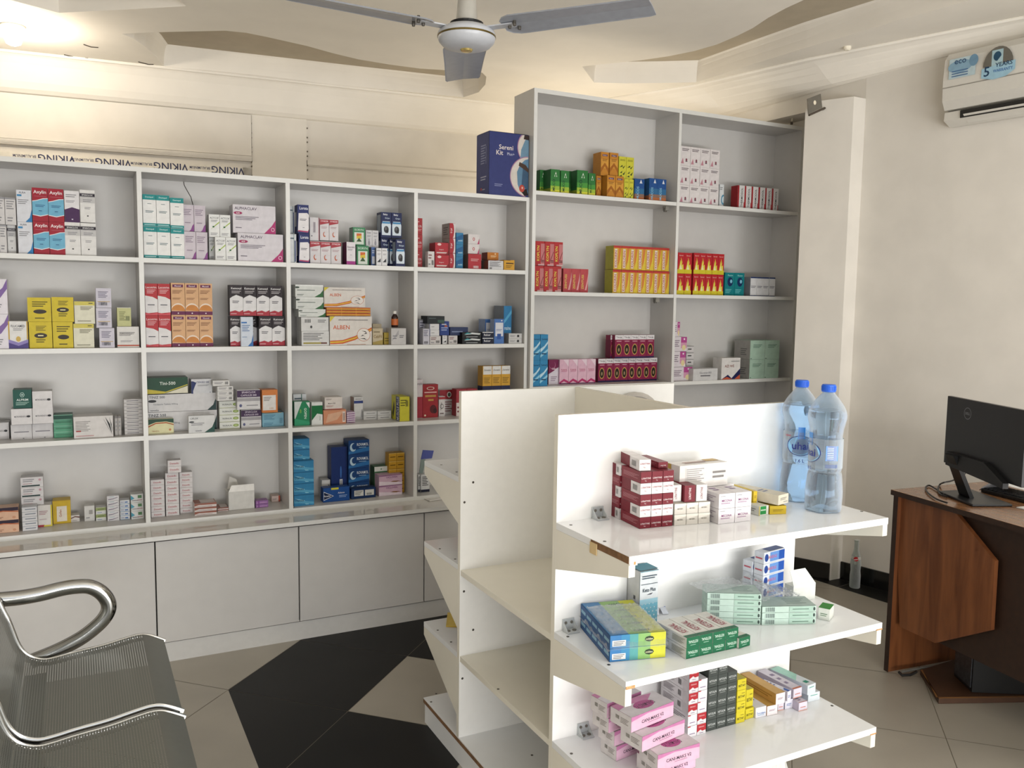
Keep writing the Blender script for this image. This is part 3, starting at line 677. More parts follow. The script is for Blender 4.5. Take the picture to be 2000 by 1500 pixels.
t=MB(); t.extr([mpnt(.006,-.0185,zt-.006),mpnt(MW-.006,-.0185,zt-.006),mpnt(MW-.006,-.0185,zb+.012),mpnt(.006,-.0185,zb+.012)],-mn*.001,mat('0c0d10',.1,name='dark_screen')); t.build('screen',mon)
t=MB(); t.extr([mpnt(.05,.0,zb+.055),mpnt(.30,.0,zb+.055),mpnt(.42,.0,zb-.0),mpnt(.42,0,zb-.02),mpnt(.05,.0,zb-.0)],mn*.022,mat('0e0f10',.5,var=.03)); 
t.build('rear_housing',mon)
cl=mpnt(.145,.0008,zt-.055); t=MB()
for a in range(24):
    a0,a1=2*math.pi*a/24,2*math.pi*(a+1)/24
    f=lambda r,a: cl+mt_*r*math.cos(a)+Vector((0,0,r*math.sin(a)))
    t.poly([f(.0235,a0),f(.0235,a1),f(.0215,a1),f(.0215,a0)],mat('8b8d90',.3,.5))
put_text(t,'DELL',mat('8b8d90',.3,.5),cl,mt_,Vector((0,0,1)),.010,.034)
t.build('round_logo',mon)
nb=mpnt(.105,.024,zb+.05); fb_=Vector((0,0,0))
t=MB(); 
a=[nb-mt_*.03,nb+mt_*.03]; c_=[Vector((0,0,.006))-mt_*.04,Vector((0,0,.006))+mt_*.035]
t.extr([a[0],a[1],c_[1],c_[0]],mn*.018,MBK); t.build('stand_neck',mon)
t=MB(); t.extr([ -mt_*.13-mn*.09, mt_*.14-mn*.09, mt_*.14+mn*.075, -mt_*.10+mn*.075],Vector((0,0,.010)),MBK); bo=t.build('stand_base',mon,bevel=.003); bo.location.z=.0006
t=MB(); t.tube(smooth_curve([tuple(bp(x,y,z=DZ+.03 if k<3 else DZ+.006)) for k,(x,y) in enumerate(((1885,925),(1862,938),(1845,942),(1836,946),(1832,955),(1836,965),(1850,970)))],3),.0035,BLACKP,8)
t.tube(smooth_curve([tuple(bp(x,y,z=DZ+.006)) for x,y in ((1845,966),(1828,955),(1815,948),(1808,952),(1812,962),(1830,975),(1850,982))],3),.0035,BLACKP,8)
tag(t.build('monitor_cable'),'black looped cable lying on the desk beside the monitor foot','cable')
kb=empty('keyboard',bp(1985,972,z=DZ)); kb.rotation_euler.z=math.atan2(e2.y,e2.x); tag(kb,'black computer keyboard lying on the desk behind the monitor','keyboard')
t=MB(); t.box((-.12,-.06,.001),(.30,.07,.016),BLACKP); t.build('body',kb,bevel=.003)
t=MB()
for i in range(20):
    for j in range(5): t.box((-.11+i*.020,-.05+j*.022,.016),(-.11+i*.020+.016,-.05+j*.022+.018,.021),mat('222326',.5))
t.build('keys',kb)
pa=MB(); rows=[]
for px,py,dz in ((1912,957,.006),(1920,950,.03),(1932,944,.05),(1950,944,.055),(1972,950,.05),(2000,957,.045),(2040,966,.03)):
    q=bp(px,py,z=DZ+dz); rows.append([q,q+e1*.16+Vector((0,0,-.004))])
for a_,b_ in zip(rows,rows[1:]): pa.poly([a_[0],b_[0],b_[1],a_[1]],mat('e9e9ea',.6)); pa.poly([x+Vector((0,0,-.001)) for x in [a_[1],b_[1],b_[0],a_[0]]],mat('e9e9ea',.6))
tag(pa.build('paper_sheet'),'white curled sheet of paper behind the keyboard on the desk','paper')
pb=bp(1985,992,z=DZ); t=MB(); dp=[pb+e1*.0,pb+e2*.28,pb+e2*.28+e1*.1,pb+e1*.1]
t.prism([p[:2] for p in dp],DZ+.0005,DZ+.004,mat('e4e4e2',.6)); tag(t.build('notepad'),'white notepad at the front edge of the desk','notepad')

# ---------------------------------------------------------------- bottles
WATER=bpy.data.materials.new('water'); WATER.use_nodes=True; b=WATER.node_tree.nodes['Principled BSDF']; b.inputs['Transmission Weight'].default_value=1; b.inputs['IOR'].default_value=1.33; b.inputs['Roughness'].default_value=0; b.inputs['Base Color'].default_value=(.90,.96,1,1)
PET=clear_mat('blue_tinted_plastic','cfe3f6',.35,.05,.05,bump=.2)
LBL=clear_mat('clear_label_film','e6edf2',.2,.3,.16)
BLUE=mat('1f5fd0',.35,name='blue_cap')
def bottle(p,label,kind,H=.36,cap=BLUE):
    k=H/1265; o=empty('water_bottle',p); 
    P=[(150,0),(165,10),(172,40),(178,120),(180,200),(172,280),(166,350),(160,385),(150,400),(156,412),(162,450),(162,560),(160,690),(156,720),(152,760),(160,820),(176,890),(186,930),(186,970),(176,1010),(152,1060),(110,1120),(72,1165),(58,1180),(58,1190)]
    bf=lambda a,z: 1+ (.05*math.cos(5*a) if z<.012 else .02*math.cos(5*a) if z<.03 else 0)
    t=MB(); t.lathe([(r*k,z*k) for r,z in P],PET,40,fn=bf); t.build('bottle_body',o,smooth=1)
    t=MB(); Wp=[(r*k*.965,max(z*k,.002)) for r,z in P if z<=1035]; t.lathe(Wp,WATER,40,fn=bf); t.build('water',o,smooth=1)
    t=MB(); t.lathe([(66*k,1192*k),(68*k,1196*k),(66*k,1202*k),(66*k,1255*k),(60*k,1265*k)],cap,30); 
    for a in range(30):
        an=2*math.pi*a/30; t.box((66*k*math.cos(an)-.0008,66*k*math.sin(an)-.0008,1205*k),(66*k*math.cos(an)+.0008,66*k*math.sin(an)+.0008,1250*k),cap)
    t.build('cap',o)
    t=MB(); r0=164*k; z0,z1=440*k,735*k
    t2=MB(); n=40
    for j in range(n):
        a0,a1=2*math.pi*j/n,2*math.pi*(j+1)/n
        t2.poly([(r0*math.cos(a),r0*math.sin(a),z) for a,z in ((a0,z0),(a1,z0),(a1,z1),(a0,z1))],LBL)
    face=math.atan2(CY-p[1],CX-p[0])
    def wrap(pts,m,off,rot):
        t2.poly([((r0+off)*math.cos(face+rot+x/r0),(r0+off)*math.sin(face+rot+x/r0),z) for x,z in pts],m)
    def wtext(s,m,off,rot,x,z,h,w):
        vs,fs,ww=text_geo(s); sx=min(h,w/ww)
        t2.mesh([((r0+off)*math.cos(face+rot+(x+vx*sx)/r0),(r0+off)*math.sin(face+rot+(x+vx*sx)/r0),z+vy*h) for vx,vy in vs],fs,m)
    NV=mat('1d2f86',.4); zc=595*k
    def logo(rot):
        ell=lambda a,b:[(a*math.cos(q/12*math.pi),zc+b*math.sin(q/12*math.pi)) for q in range(24)]
        wrap([(x,z) for x,z in ((-.008,zc+.02),(.012,zc+.02),(.012,zc+.055),(-.008,zc+.055))],mat('2f86d6',.3),.0004,rot)
        wrap(ell(.040,.030),NV,.0006,rot); wrap(ell(.0375,.0275),mat('8cc3ea',.3),.0009,rot)
        wtext('uhai',NV,.0012,rot,0,zc,.022,.055); wtext('1.6 L',NV,.0006,rot,.0,zc-.044,.010,.04)
    def back(rot):
        wrap([(-.017,zc-.02),(.017,zc-.02),(.017,zc+.022),(-.017,zc+.022)],mat('2382d3',.3),.0006,rot)
        for q in range(7): wrap([(-.013,zc-.014+q*.005),(.004,zc-.014+q*.005),(.004,zc-.0125+q*.005),(-.013,zc-.0125+q*.005)],mat('cfe3f3',.4),.0009,rot)
        for q in range(14): wrap([(-.017+q*.0025,zc-.040),(-.0158+q*.0025,zc-.040),(-.0158+q*.0025,zc-.030),(-.017+q*.0025,zc-.030)],mat('5a6fa8',.4),.0006,rot)
        for q in range(8): wrap([(-.06,zc-.045+q*.010),(-.025,zc-.045+q*.010),(-.025,zc-.0444+q*.010),(-.06,zc-.0444+q*.010)],mat('8f8f9c',.4),.0006,rot)
    if kind==1: back(.38); logo(-1.12)
    else: logo(.08); wtext('NEW',mat('c05560',.4),.0006,-.75,0,zc+.028,.006,.02)
    t2.build('label',o)
    tag(o,label,'water bottle','clear 1.6 litre water bottles on the rack')
    return o
bottle(bp(1607,996,z=GS[0]+.0005),'nearer clear water bottle with blue cap at right end of rack',1)
bottle(bp(1556,975,z=GS[0]+.0005),'farther clear water bottle with blue cap, oval label facing out',2)
GLS=clear_mat('clear_glass','cfd8d2',.4,.05,.18)
p=bp(1669,1147,z=.0012); o=empty('glass_bottle',p); t=MB(); k=.275
t.lathe([(.026,0),(.029,.004),(.029,.07),(.026,.10),(.029,.14),(.024,.18),(.013,.22),(.0125,.26),(.014,.262),(.014,.272)],GLS,24); t.build('bottle_body',o,smooth=1)
t=MB(); t.lathe([(.0265,.158),(.0245,.18)],mat('c9c9c4',.5),24); t.build('label',o)
fa=math.atan2(CY-p.y,CX-p.x); c_=Vector((.0275*math.cos(fa),.0275*math.sin(fa),.17)); ex=Vector((-math.sin(fa),math.cos(fa),0))
t=MB(); t.poly([c_+ex*.013*math.cos(a/8*math.pi)+Vector((0,0,.013*math.sin(a/8*math.pi))) for a in range(16)],mat('b8262e',.4)); t.poly([c_*1.0+Vector((math.cos(fa),math.sin(fa),0))*.0006+ex*x+Vector((0,0,z)) for x,z in ((-.012,-.003),(0,-.001),(.012,.004),(.012,.0),(0,-.005),(-.012,-.007))],mat('e8e8e8',.4)); t.build('round_mark',o)
tag(o,'small empty clear glass bottle on the floor in front of black skirting','glass bottle')
# ---------------------------------------------------------------- medicine packs
ZONE={'A':(0,280,3.5714),'B':(0,680,3.5714),'C':(540,340,3.8462),'D':(540,680,3.8462),'E':(1000,160,3.4483),'F':(1000,440,3.4483),'G':(1080,840,3.4483),'H':(1080,1065,3.4483)}
def zp(zone,x,y): ox,oy,s=ZONE[zone]; return ox+x/s, oy+y/s
ORD=['first','second','third','fourth','fifth','sixth','seventh','eighth','ninth','tenth','eleventh']
def ordn(i,n,l='left'):
    if n==1: return ''
    if i==0: return 'leftmost'
    if i==n-1: return 'rightmost'
    return ORD[i]+' from left'
def levn(j,m):
    if m==1: return ''
    if m==2: return ('lower row','upper row')[j]
    if j==0: return 'bottom layer'
    if j==m-1: return 'top layer'
    return ORD[j]+' layer up'
_seen={}
def mklabel(parts):
    s=' '.join(x for x in parts if x)
    w=s.split()
    return ' '.join(w[:16])
def place_boxes(P,ex,yaw,W,H,D,n,m,base,decs,desc,place,name,cat,group,skip=(),jit=.5,rows=1,alt=None,shine=.35):
    """P = front left bottom corner; ex = unit vector along the front; n across, m levels, rows in depth"""
    rnd=random.Random(hash(desc)%1000 if False else len(desc)*31+n*7+m)
    protos={}; global LAST; LAST=[]
    ey=Vector((-ex.y,ex.x,0)); tot=n*m*rows
    for r in range(rows):
        for j in range(m):
            for i in range(n):
                if (i,j) in skip or (i,j,r) in skip: continue
                key=0 if not alt else alt(i,j)
                if key not in protos:
                    bs,dc,ds=(base,decs,desc) if not alt else (base[key],decs[key],desc[key])
                    mb=carton(W-.0006,H-.0003,D-.0006,bs,dc,shine); o=mb.build(name); protos[key]=(o,ds); c=o
                else: c=protos[key][0].copy(); COL.objects.link(c)
                ds=protos[key][1]
                q=P+ex*(W*(i+.5))+ey*(D*r+ (.002*jit*rnd.random() if rows==1 else 0))+Vector((0,0,H*j+.0003))
                c.location=q; c.rotation_euler.z=yaw+ (rnd.random()-.5)*.012*jit*(rows==1)
                d_=('front','second','third','fourth','rear')[r]+' file' if rows>1 else ''
                for kk in list(c.keys()):
                    if kk in ('label','group','category'): del c[kk]
                comma=','
                bits=[ds+(',' if (tot>1) else '')]
                a=levn(j,m); b_=ordn(i,n)
                if a and b_: bits.append(a+' '+b_+',')
                elif a or b_: bits.append((a or b_)+',')
                if d_: bits.append(d_+',')
                bits.append(place)
                lab=mklabel(bits).strip(' ,')
                nm_,ct_=name,cat
                if name=='medicine_box':
                    if 'rack' in place and ('cream box' in ds or W<.05): nm_,ct_='cream_box','cream box'
                    elif 'syrup' in ds or H>1.5*W: nm_,ct_='syrup_box','syrup box'
                    else: nm_,ct_='tablet_carton','tablet carton'
                if tot==1: 
                    mb_=c.data; mb_.name=nm_
                c.name=nm_; tag(c,lab,ct_,group if tot>1 else None); LAST.append(c)
def B(zone,z,x0,x1,n,yt,m,key,place,yb=None,b=None,y=None,d=None,yaw=0,skip=(),base=None,rows=1,jit=1):
    """cartons whose front spans x0..x1 and whose top is at yt (picture marks of the zone); yb = where the front foot meets the shelf"""
    t=T[key]; zz=z+.0002
    px0,pt=zp(zone,x0,yt); px1,_=zp(zone,x1,yt)
    if y is None:
        if yb is not None: y=bp(*zp(zone,(x0+x1)/2,yb),z=z).y
        else: y=(.03 if zone in 'ABCD' else RY+.03)
    lim = DL if zone in 'ABCD' else RY+RD
    if y>lim-.03: y=lim-.05
    y=max(y,.006 if zone in 'ABCD' else RY+.006)
    D_=d or t.get('d',.06)
    D_=min(D_,lim-.006-y)
    zbase=zz if b is None else (bp(*zp(zone,(x0+x1)/2,b),y=y).z)
    ztop=bp(*zp(zone,(x0+x1)/2,yt),y=y).z
    X0=bp(px0,(pt if b is None else pt),y=y).x; X1=bp(px1,pt,y=y).x
    W=(X1-X0)/n; H=(ztop-zbase)/m
    if yaw:
        c,s_=math.cos(yaw),math.sin(yaw); W=max(.012,W-(D_*abs(s_) if yaw<0 else 0))  # approx
        ex=Vector((c,s_,0)); P=Vector((X0+(D_*abs(s_) if yaw>0 else 0)*0,y,zbase))
    else: ex=Vector((1,0,0)); P=Vector((X0,y,zbase))
    place_boxes(P,ex,yaw,W,H,D_,n,m,t['c'],t['f'],t['n'],place,t.get('name','medicine_box'),t.get('cat','medicine box'),(t['n']+' '+place).replace(',',''),skip,jit,rows,shine=t.get('s',.35))
    return ztop
def Q(zone,z,a,b_,yt,n,m,key,place,d,h=None,skip=(),rows=1,alt=None,base=0,jit=.6,z_extra=0):
    """cartons on the rack: a, b_ = picture marks of the two front bottom corners on the shelf"""
    zz=z+z_extra
    A_=bp(*zp(zone,*a),z=zz); B_=bp(*zp(zone,*b_),z=zz); v=B_-A_; L=v.length; ex=v.normalized(); yaw=math.atan2(ex.y,ex.x)
    d=min(d,((GYF-.004-max(A_.y,B_.y))/max(.3,abs(math.cos(yaw))))/rows)
    if h is None:
        q=bp(*zp(zone,a[0],yt),n=tuple(Vector((F_.x,F_.y,0)).normalized()),p=tuple(A_)); h=(q.z-zz)/m
    if alt:
        ks=alt[0]; fn=alt[1]
        place_boxes(A_+Vector((0,0,.0004)),ex,yaw,L/n,h,d,n,m,[T[k]['c'] for k in ks],[T[k]['f'] for k in ks],[T[k]['n'] for k in ks],place,'medicine_box','medicine box',T[ks[0]]['n']+' '+place,skip,jit,rows,fn)
    else:
        t=T[key]; place_boxes(A_+Vector((0,0,.0004)),ex,yaw,L/n,h,d,n,m,t['c'],t['f'],t['n'],place,t.get('name','medicine_box'),t.get('cat','medicine box'),(t['n']+' '+place).replace(',',''),skip,jit,rows,shine=t.get('s',.3))
    return A_,ex,yaw,L/n,h
WH='e9e7e6'; GY='8f8f94'; DG='4d4d55'; RD_='c62f3c'; NV='1f2b6b'
def swoosh(c,v0,v1,f='F'): return G(c,[(0,0),(1,0),(1,v1),(.75,v1*.9+v0*.1),(.5,(v0+v1)/2),(.25,v0*1.05),(0,v0)],f)
def corner(c,f='F',k=.45): return G(c,[(1-k,0),(1,0),(1,k*.9),(1-k*.35,k*.32)],f)
def typ(c,n,f,d=.06,**k): return dict(c=c,n=n,f=f,d=d,**k)
T={
'greywhite':typ('d5d3d3','pale grey syrup box',[N(GY,.15,.85,.55,.9,4),N(GY,.2,.7,.1,.3,2),R('9a9a9e',0,.93,1,1)]),
'alra':typ('dcdfe6','white syrup box with blue corner',[R('3f8fc4',.05,.80,.35,.86),X('ALRA',DG,.4,.92,.055),N(GY,.1,.8,.55,.72,3),corner('2f7fbe')]),
'axylin':typ('a92233','red and sky blue syrup box',[G('e9e9ec',[(0,.18),(.5,.14),(1,.2),(1,.70),(.7,.69),(.3,.63),(0,.60)]),G('6fb4d4',[(0,.20),(.5,.165),(1,.22),(1,.68),(.7,.67),(.3,.61),(0,.58)]),X('Axylin','f6eef0',.5,.86,.13,.8),N('b9606e',.15,.9,.73,.76,1),N('2a5a8a',.2,.8,.42,.5,2),R('2a5a8a',.4,.3,.6,.32)]),
'sparc':typ('e4e3e1','white syrup box with black band',[R('9c9b9c',0,.78,1,.9),R('2b2431',0,.80,1,.88),X('SPARCLOX','e8e8e8',.5,.84,.045,.8),R('c6c5c5',0,.6,1,.78),N(GY,.3,.7,.4,.48,2),O('3a3a3a',.5,.2,.06,.02),N(GY,.2,.8,.62,.72,2)]),
'purplewave':typ('e4e2e4','white syrup box with purple wave',[G('4b2a58',[(0,0),(1,0),(1,.42),(.5,.48),(0,.40)]),N(GY,.1,.8,.78,.9,2),O('d8cfe0',.5,.1,.06,.02),N(GY,.1,.7,.62,.7,2)]),
'teal':typ('eeeeec','white syrup box with teal ends',[R('1f9291',0,.83,1,1),R('1f9291',0,0,1,.1),X('Dextopel','d6efee',.5,.91,.06,.7),N('4a6a72',.2,.8,.42,.5,2),R('4a6a72',.35,.70,.65,.715),N('cfeeee',.1,.9,.03,.07,1)]),
'mauve':typ('cfc6cf','pale mauve syrup box',[G('8d4a8f',[(.55,0),(1,0),(1,.30),(.85,.22),(.7,.06)]),N('8f7f92',.1,.8,.6,.85,4),N('8f7f92',.2,.7,.3,.36,1)]),
'actcof':typ('e9eae7','small white box with green streak',[X('ACTCOF',DG,.5,.84,.08,.8),G('a3c04a',[(.15,.32),(.3,.38),(.95,.62),(1,.7),(.55,.52)]),O('2d6b3c',.42,.45,.10,.035),N(GY,.2,.8,.66,.76,2),N(GY,.15,.8,.08,.2,2)]),
'alphaclav':typ('d9d4da','large white tablet carton with magenta corner',[X('ALPHACLAV','5a4a60',.30,.87,.10,.55),G('b82f72',[(.72,0),(1,0),(1,.5),(.9,.28)]),O('e7dfe6',.93,.16,.04,.07),O('b82f72',.93,.16,.03,.055),O('a83060',.12,.70,.1,.055),X('625','f0e8ee',.12,.70,.06,.1),N('77707c',.06,.6,.45,.6,3),N('77707c',.06,.2,.15,.22,1)],d=.1),
'violetsw':typ('e6e2ea','white and violet carton',[G('8364a8',[(0,.5),(.7,.75),(1,1),(1,.72),(.5,.45),(0,.3)]),N(GY,.1,.6,.1,.3,3)],d=.09),
'flucamed':typ('e6e4e2','white carton with gold edge and purple foot',[R('c9a43f',0,0,.07,1),R('c9a43f',.93,0,1,1),G('4c3f86',[(0,0),(1,0),(1,.22),(.5,.10),(0,.22)]),G('8f82c0',[(0,.22),(.5,.10),(1,.22),(1,.34),(.5,.22),(0,.34)]),X('FLUCAMED',DG,.5,.82,.09,.7),N(GY,.25,.75,.65,.75,2),O('d7b55a',.5,.35,.12,.1)],d=.08),
'yellowox':typ('d8c12a','yellow carton with black oval mark',[O('3a332a',.5,.48,.28,.10),N('5f561c',.3,.75,.66,.86,4),N('5f561c',.3,.7,.2,.36,2),R('efe7b0',.38,.46,.62,.5)],d=.09),
'yellowox2':typ('d8c12a','yellow carton with small printed lines',[O('3a332a',.52,.42,.28,.09),N('5f561c',.2,.85,.6,.86,3),N('5f561c',.3,.7,.1,.2,1)],d=.09),
'cream':typ('e2dfc9','cream carton with yellow band',[R('d5c75c',0,.82,1,1),N('6f6b52',.3,.9,.6,.78,3),N('8b8770',.15,.8,.08,.16,1),R('3d3a2a',.7,.9,.9,.93)],d=.08),
'lilac':typ('cfcbd9','pale lilac carton with small print',[N('6d6a80',.15,.8,.5,.85,5),N('6d6a80',.15,.6,.12,.3,3),R('c9a85a',.1,.3,.9,.33),BAR(.3,.75,.12,.28)],d=.07),
'palegreen':typ('c5c78c','pale yellow-green open carton',[N('7c7f50',.15,.6,.3,.8,6),BAR(.6,.9,.3,.55,c='5f6a44'),R('e2e2d4',0,.97,1,1)],d=.07,name='open_medicine_box'),
'redstripe':typ('dfddd9','white carton with red bottom stripe',[R('c0604a',0,.06,1,.13),N('7d7a78',.1,.8,.55,.75,3),X('AMOXICLAV','8a8684',.45,.66,.08,.7),N(GY,.15,.7,.25,.35,2)],d=.08),
'lecotrim':typ('bf2f35','red and white syrup box',[G('e6e3e3',[(0,.06),(1,.10),(1,.50),(.6,.58),(0,.62)]),X('Lecotrim','f2dada',.5,.88,.07,.85),N('e6b5b8',.15,.85,.68,.82,3),N(DG,.2,.75,.3,.36,1),G('d8505a',[(0,.0),(1,0),(1,.10),(.5,.05),(0,.09)])]),
'orange':typ('dfae7e','orange syrup box with purple label',[R('6d2550',.12,.86,.88,.95),X('Mucosil','f0dfe8',.5,.905,.045,.6),O('d98a3c',.5,.12,.5,.22,a0=0,a1=180),O('efdcc8',.5,.12,.52,.25,a0=0,a1=180),O('d4873a',.5,.12,.5,.20,a0=0,a1=180),R('dfae7e',0,0,1,.12),R('6b1f4e',0,0,1,.115),O('efe4ea',.5,.055,.05,.02),N('8a5a3a',.1,.8,.66,.78,3),N('8a5a3a',.1,.7,.48,.54,2)]),
'kemoxyl':typ('2a2025','black and white syrup box with red foot',[G('e6e4e5',[(0,.13),(1,.13),(1,.60),(.5,.68),(.2,.62),(0,.56)]),R('b5303e',0,0,1,.13),G('b5303e',[(0,.13),(.4,.18),(.7,.13),(1,.19),(1,.13)]),X('Kemoxyl','f1efef',.5,.88,.085,.86),N('b9b3b6',.15,.85,.72,.82,2),N(DG,.2,.7,.4,.5,2),N('e9c9cd',.05,.5,.05,.09,1)]),
'bluewhite':typ('d3dcea','white and light blue narrow syrup box',[R('3a77c4',.05,.78,.5,.83),N('5b7fb0',.1,.75,.5,.74,4),corner('2f6fb8'),N('5b7fb0',.1,.5,.3,.34,1)],d=.03),
'plainwhite':typ('dedbdd','plain white carton',[N('8d8a92',.15,.85,.42,.58,1),R('33343c',.55,.05,.62,.09)],d=.09),
'plainlogo':typ('dedbdd','white carton with black print line',[X('METRONIDAZOLE','4a4850',.45,.5,.10,.6),O('2b2b30',.82,.5,.09,.07)],d=.09),
'alprim':typ('12554a','dark green carton with white emblem',[X('ALPRIM','dfeee9',.5,.45,.12,.72),O('bcd8cf',.5,.72,.13,.14,n=6),O('12554a',.5,.72,.10,.11,n=6),O('bcd8cf',.5,.72,.05,.04),N('9fc4b8',.15,.85,.15,.34,3)],d=.09),
'greenflat':typ('5fae8a','flat light green pack',[N('4a8f6e',.1,.9,.2,.8,1),R('86c4a6',0,.86,1,1)],d=.09),
'greendark':typ('1d5b48','flat dark green pack',[R('12483a',0,0,1,.8),R('7fb79c',0,.86,1,1)],d=.09),
'longwhite':typ('dcd8d6','long white carton with grey feather marks',[N('9a9694',.05,.42,.3,.8,7),R('b23a3a',.06,.30,.18,.36),G('2e2e30',[(.80,.95),(.97,.1),(.92,.6)]),G('8a8886',[(.74,.9),(.96,.1),(.84,.6)]),G('2e2e30',[(.9,.95),(.985,.2),(.96,.6)]),N('c8a0a0',.05,.5,.05,.16,1)],d=.1),
'thinstack':typ('cfcccb','thin white flat pack',[N('6b6a70',.15,.8,.3,.7,1),R('a3a09e',0,.88,1,1)],d=.07),
'thinup':typ('b4b0ac','thin grey upright pack',[R('7d7a78',0,.9,1,1),N(GY,.3,.7,.2,.8,3)],d=.07),
'greenyel':typ('e3dfae','cream pack with green top',[G('1d4a34',[(0,.62),(.3,.8),(.7,.82),(1,.7),(1,1),(0,1)]),G('b5572c',[(0,.45),(.3,.68),(.7,.70),(1,.55),(1,.62),(.7,.78),(.3,.76),(0,.55)]),X('TIBAZOL','a0602f',.28,.18,.09,.3),O('d08a5a',.85,.25,.05,.08)],d=.05),
'ciflox':typ('dfe0e0','white carton with dark green corner',[X('CIFLOX','4a4d50',.22,.84,.11,.3),O('4a4d50',.12,.64,.10,.05),N(GY,.1,.6,.42,.6,2),G('1d4f46',[(.6,0),(1,0),(1,.62),(.9,.3)]),X('remedio','555566',.38,.12,.08,.25)],d=.05),
'tiniz':typ('d9d8d9','long white tablet carton',[X('TINIZ 500','2c3540',.13,.84,.14,.26),O('2a2c30',.06,.62,.06,.08),X('Tinidazole Tablets 500mg','7b8085',.25,.42,.12,.4),G('173b3a',[(.86,0),(1,0),(1,.75),(.95,.3)]),X('remedio','50555a',.09,.10,.1,.12)],d=.1),
'tini500':typ('1c4a33','green tablet carton',[G('e8e2c4',[(0,0),(1,0),(1,.45),(.45,.02)]),G('cdbd3a',[(0,.0),(.4,0),(1,.5),(1,.56),(.45,.12),(0,.3)]),G('e4dfc8',[(.46,0),(1,0),(1,.40)]),X('Tini-500','e9f0e6',.5,.64,.2,.42)],d=.1),
'navyframe':typ('d8d9dd','white carton with navy frame',[R('1f2f6b',0,0,.09,.85),G('1f2f6b',[(.09,.85),(.25,.75),(.2,.6),(.09,.2)]),X('CEFASED 500',NV,.55,.78,.12,.6),N(GY,.3,.85,.5,.62,2),O('3a3f66',.9,.08,.02,.03)],d=.07),
'smallwhite':typ('dcdad8','small flat white pack',[N(GY,.1,.6,.3,.75,2),BAR(.72,.92,.25,.75)],d=.06),
'nuralin':typ('e6e8df','white pack with lime label',[X('NURALIN','3d4650',.38,.5,.22,.5),O('8aa83a',.8,.5,.14,.2),O('c5d58e',.8,.5,.09,.1),R('c9ce9f',0,0,1,.06)],d=.06),
'sparccap':typ('dcdadc','white capsule carton with purple band',[R('43284f',0,.62,1,.97),X('SPARCLOX','dcd0e0',.5,.87,.1,.6),X('CAPSULES 500','dcd0e0',.5,.72,.09,.7),R('a8a6aa',0,.42,1,.58),O('5a5f8a',.15,.2,.06,.08),N(GY,.4,.9,.15,.25,1)],d=.08),
'orangewhite':typ('d9803c','orange carton with white panel',[R('e4e0dc',.05,.1,.88,.76),N('8a8580',.12,.6,.5,.7,3),X('100','c9a080',.6,.18,.09,.3)],d=.08),
'skyblue':typ('7fb6cd','pale sky blue carton',[N('4d86a5',.08,.6,.5,.85,4),N('4d86a5',.08,.5,.1,.3,2),BAR(.8,.95,.2,.6,c='5a8aa0'),R('c8b07a',.1,.97,.9,1)],d=.08),
'darkorange':typ('e3b79a','peach tablet box with dark top',[R('2f2336',0,.72,1,1),G('c8683c',[(0,.52),(.5,.7),(1,.60),(1,.68),(.5,.78),(0,.62)]),N('9a6a50',.1,.5,.12,.3,2),O('d49a78',.85,.2,.06,.1)],d=.07),
'greyline':typ('dcdde0','flat white pack with grey line',[R('7b8694',.2,.42,.9,.6),R('b5bac2',0,.9,1,1)],d=.08),
'bartab':typ('dad8d9','white flat pack with dark green end',[N('8a8a90',.1,.6,.5,.85,2),R('1f3a38',.05,.06,.85,.2),O('c89aa5',.85,.7,.06,.12),N('b0707a',.1,.5,.3,.4,1)],d=.07),
'whiteyellow':typ('e2dfda','white carton with yellow side and red foot',[R('dcc832',.9,0,1,1),R('b83a44',0,0,.45,.1),N('b08088',.1,.7,.55,.75,3),N('c9b8b8',.1,.6,.3,.4,1),R('e6d44a',.4,0,1,.08)],d=.07),
'yellowframe':typ('d8b52c','yellow open carton with white panel',[R('e7dfd0',.22,.1,.78,.75),X('Gofen','b0643a',.42,.45,.14,.5,90),R('c79f22',0,.97,1,1)],d=.07),
'brownwhite':typ('dcd8d5','small white box with brown wave',[G('6a4038',[(0,.45),(.5,.7),(1,.55),(1,.75),(.5,.85),(0,.6)]),N('9a9090',.2,.7,.15,.3,1)],d=.05),
'tinywhite':typ('dddbd9','small white box with square print',[R('a8a6a2',.45,.45,.8,.72),N(GY,.15,.5,.15,.3,1)],d=.05),
'greenband':typ('dfe0dc','small white pack with green band',[R('9aa86a',0,.5,1,.95),N('5a6a4a',.2,.8,.6,.8,1),N('4a6ab0',.15,.6,.15,.3,1)],d=.05),
'smallstack':typ('dfdde0','small white flat box with grey arc',[G('7a6f86',[(.1,.2),(.5,.3),(.9,.6),(.9,.7),(.5,.45),(.1,.35)]),N('7ab0c0',.2,.6,.7,.85,1)],d=.05),
'smallblue':typ('dde0e4','small white box with blue marks',[R('3f6fb0',.5,.3,.8,.6),N('7a8ab0',.1,.45,.3,.7,2),R('9fc0dc',0,0,1,.12)],d=.05),
'smalltri':typ('dcdedb','small white box with teal corner',[G('4aa0b8',[(0,.9),(.3,.5),(0,.3)]),R('5a8a5a',.55,.5,.85,.85),N(GY,.1,.6,.15,.35,1),N('b06a6a',.5,.9,.2,.35,1)],d=.06),
'redtext':typ('e2dedd','small white cream box with red lettering',[X('Dexadic','b83a46',.5,.5,.3,.7),N('c9b4b4',.1,.5,.1,.2,1)],d=.05),
'brownflat':typ('dfd6d2','flat white pack with brown top',[G('9a5a4a',[(0,.3),(.2,.6),(1,.5),(1,.95),(0,.95)]),R('9a5a4a',.02,.02,.98,.98,'T'),R('d8cdc8',.3,.1,.95,.95,'T'),N('8a4a4a',.1,.8,.15,.3,1)],d=.08),
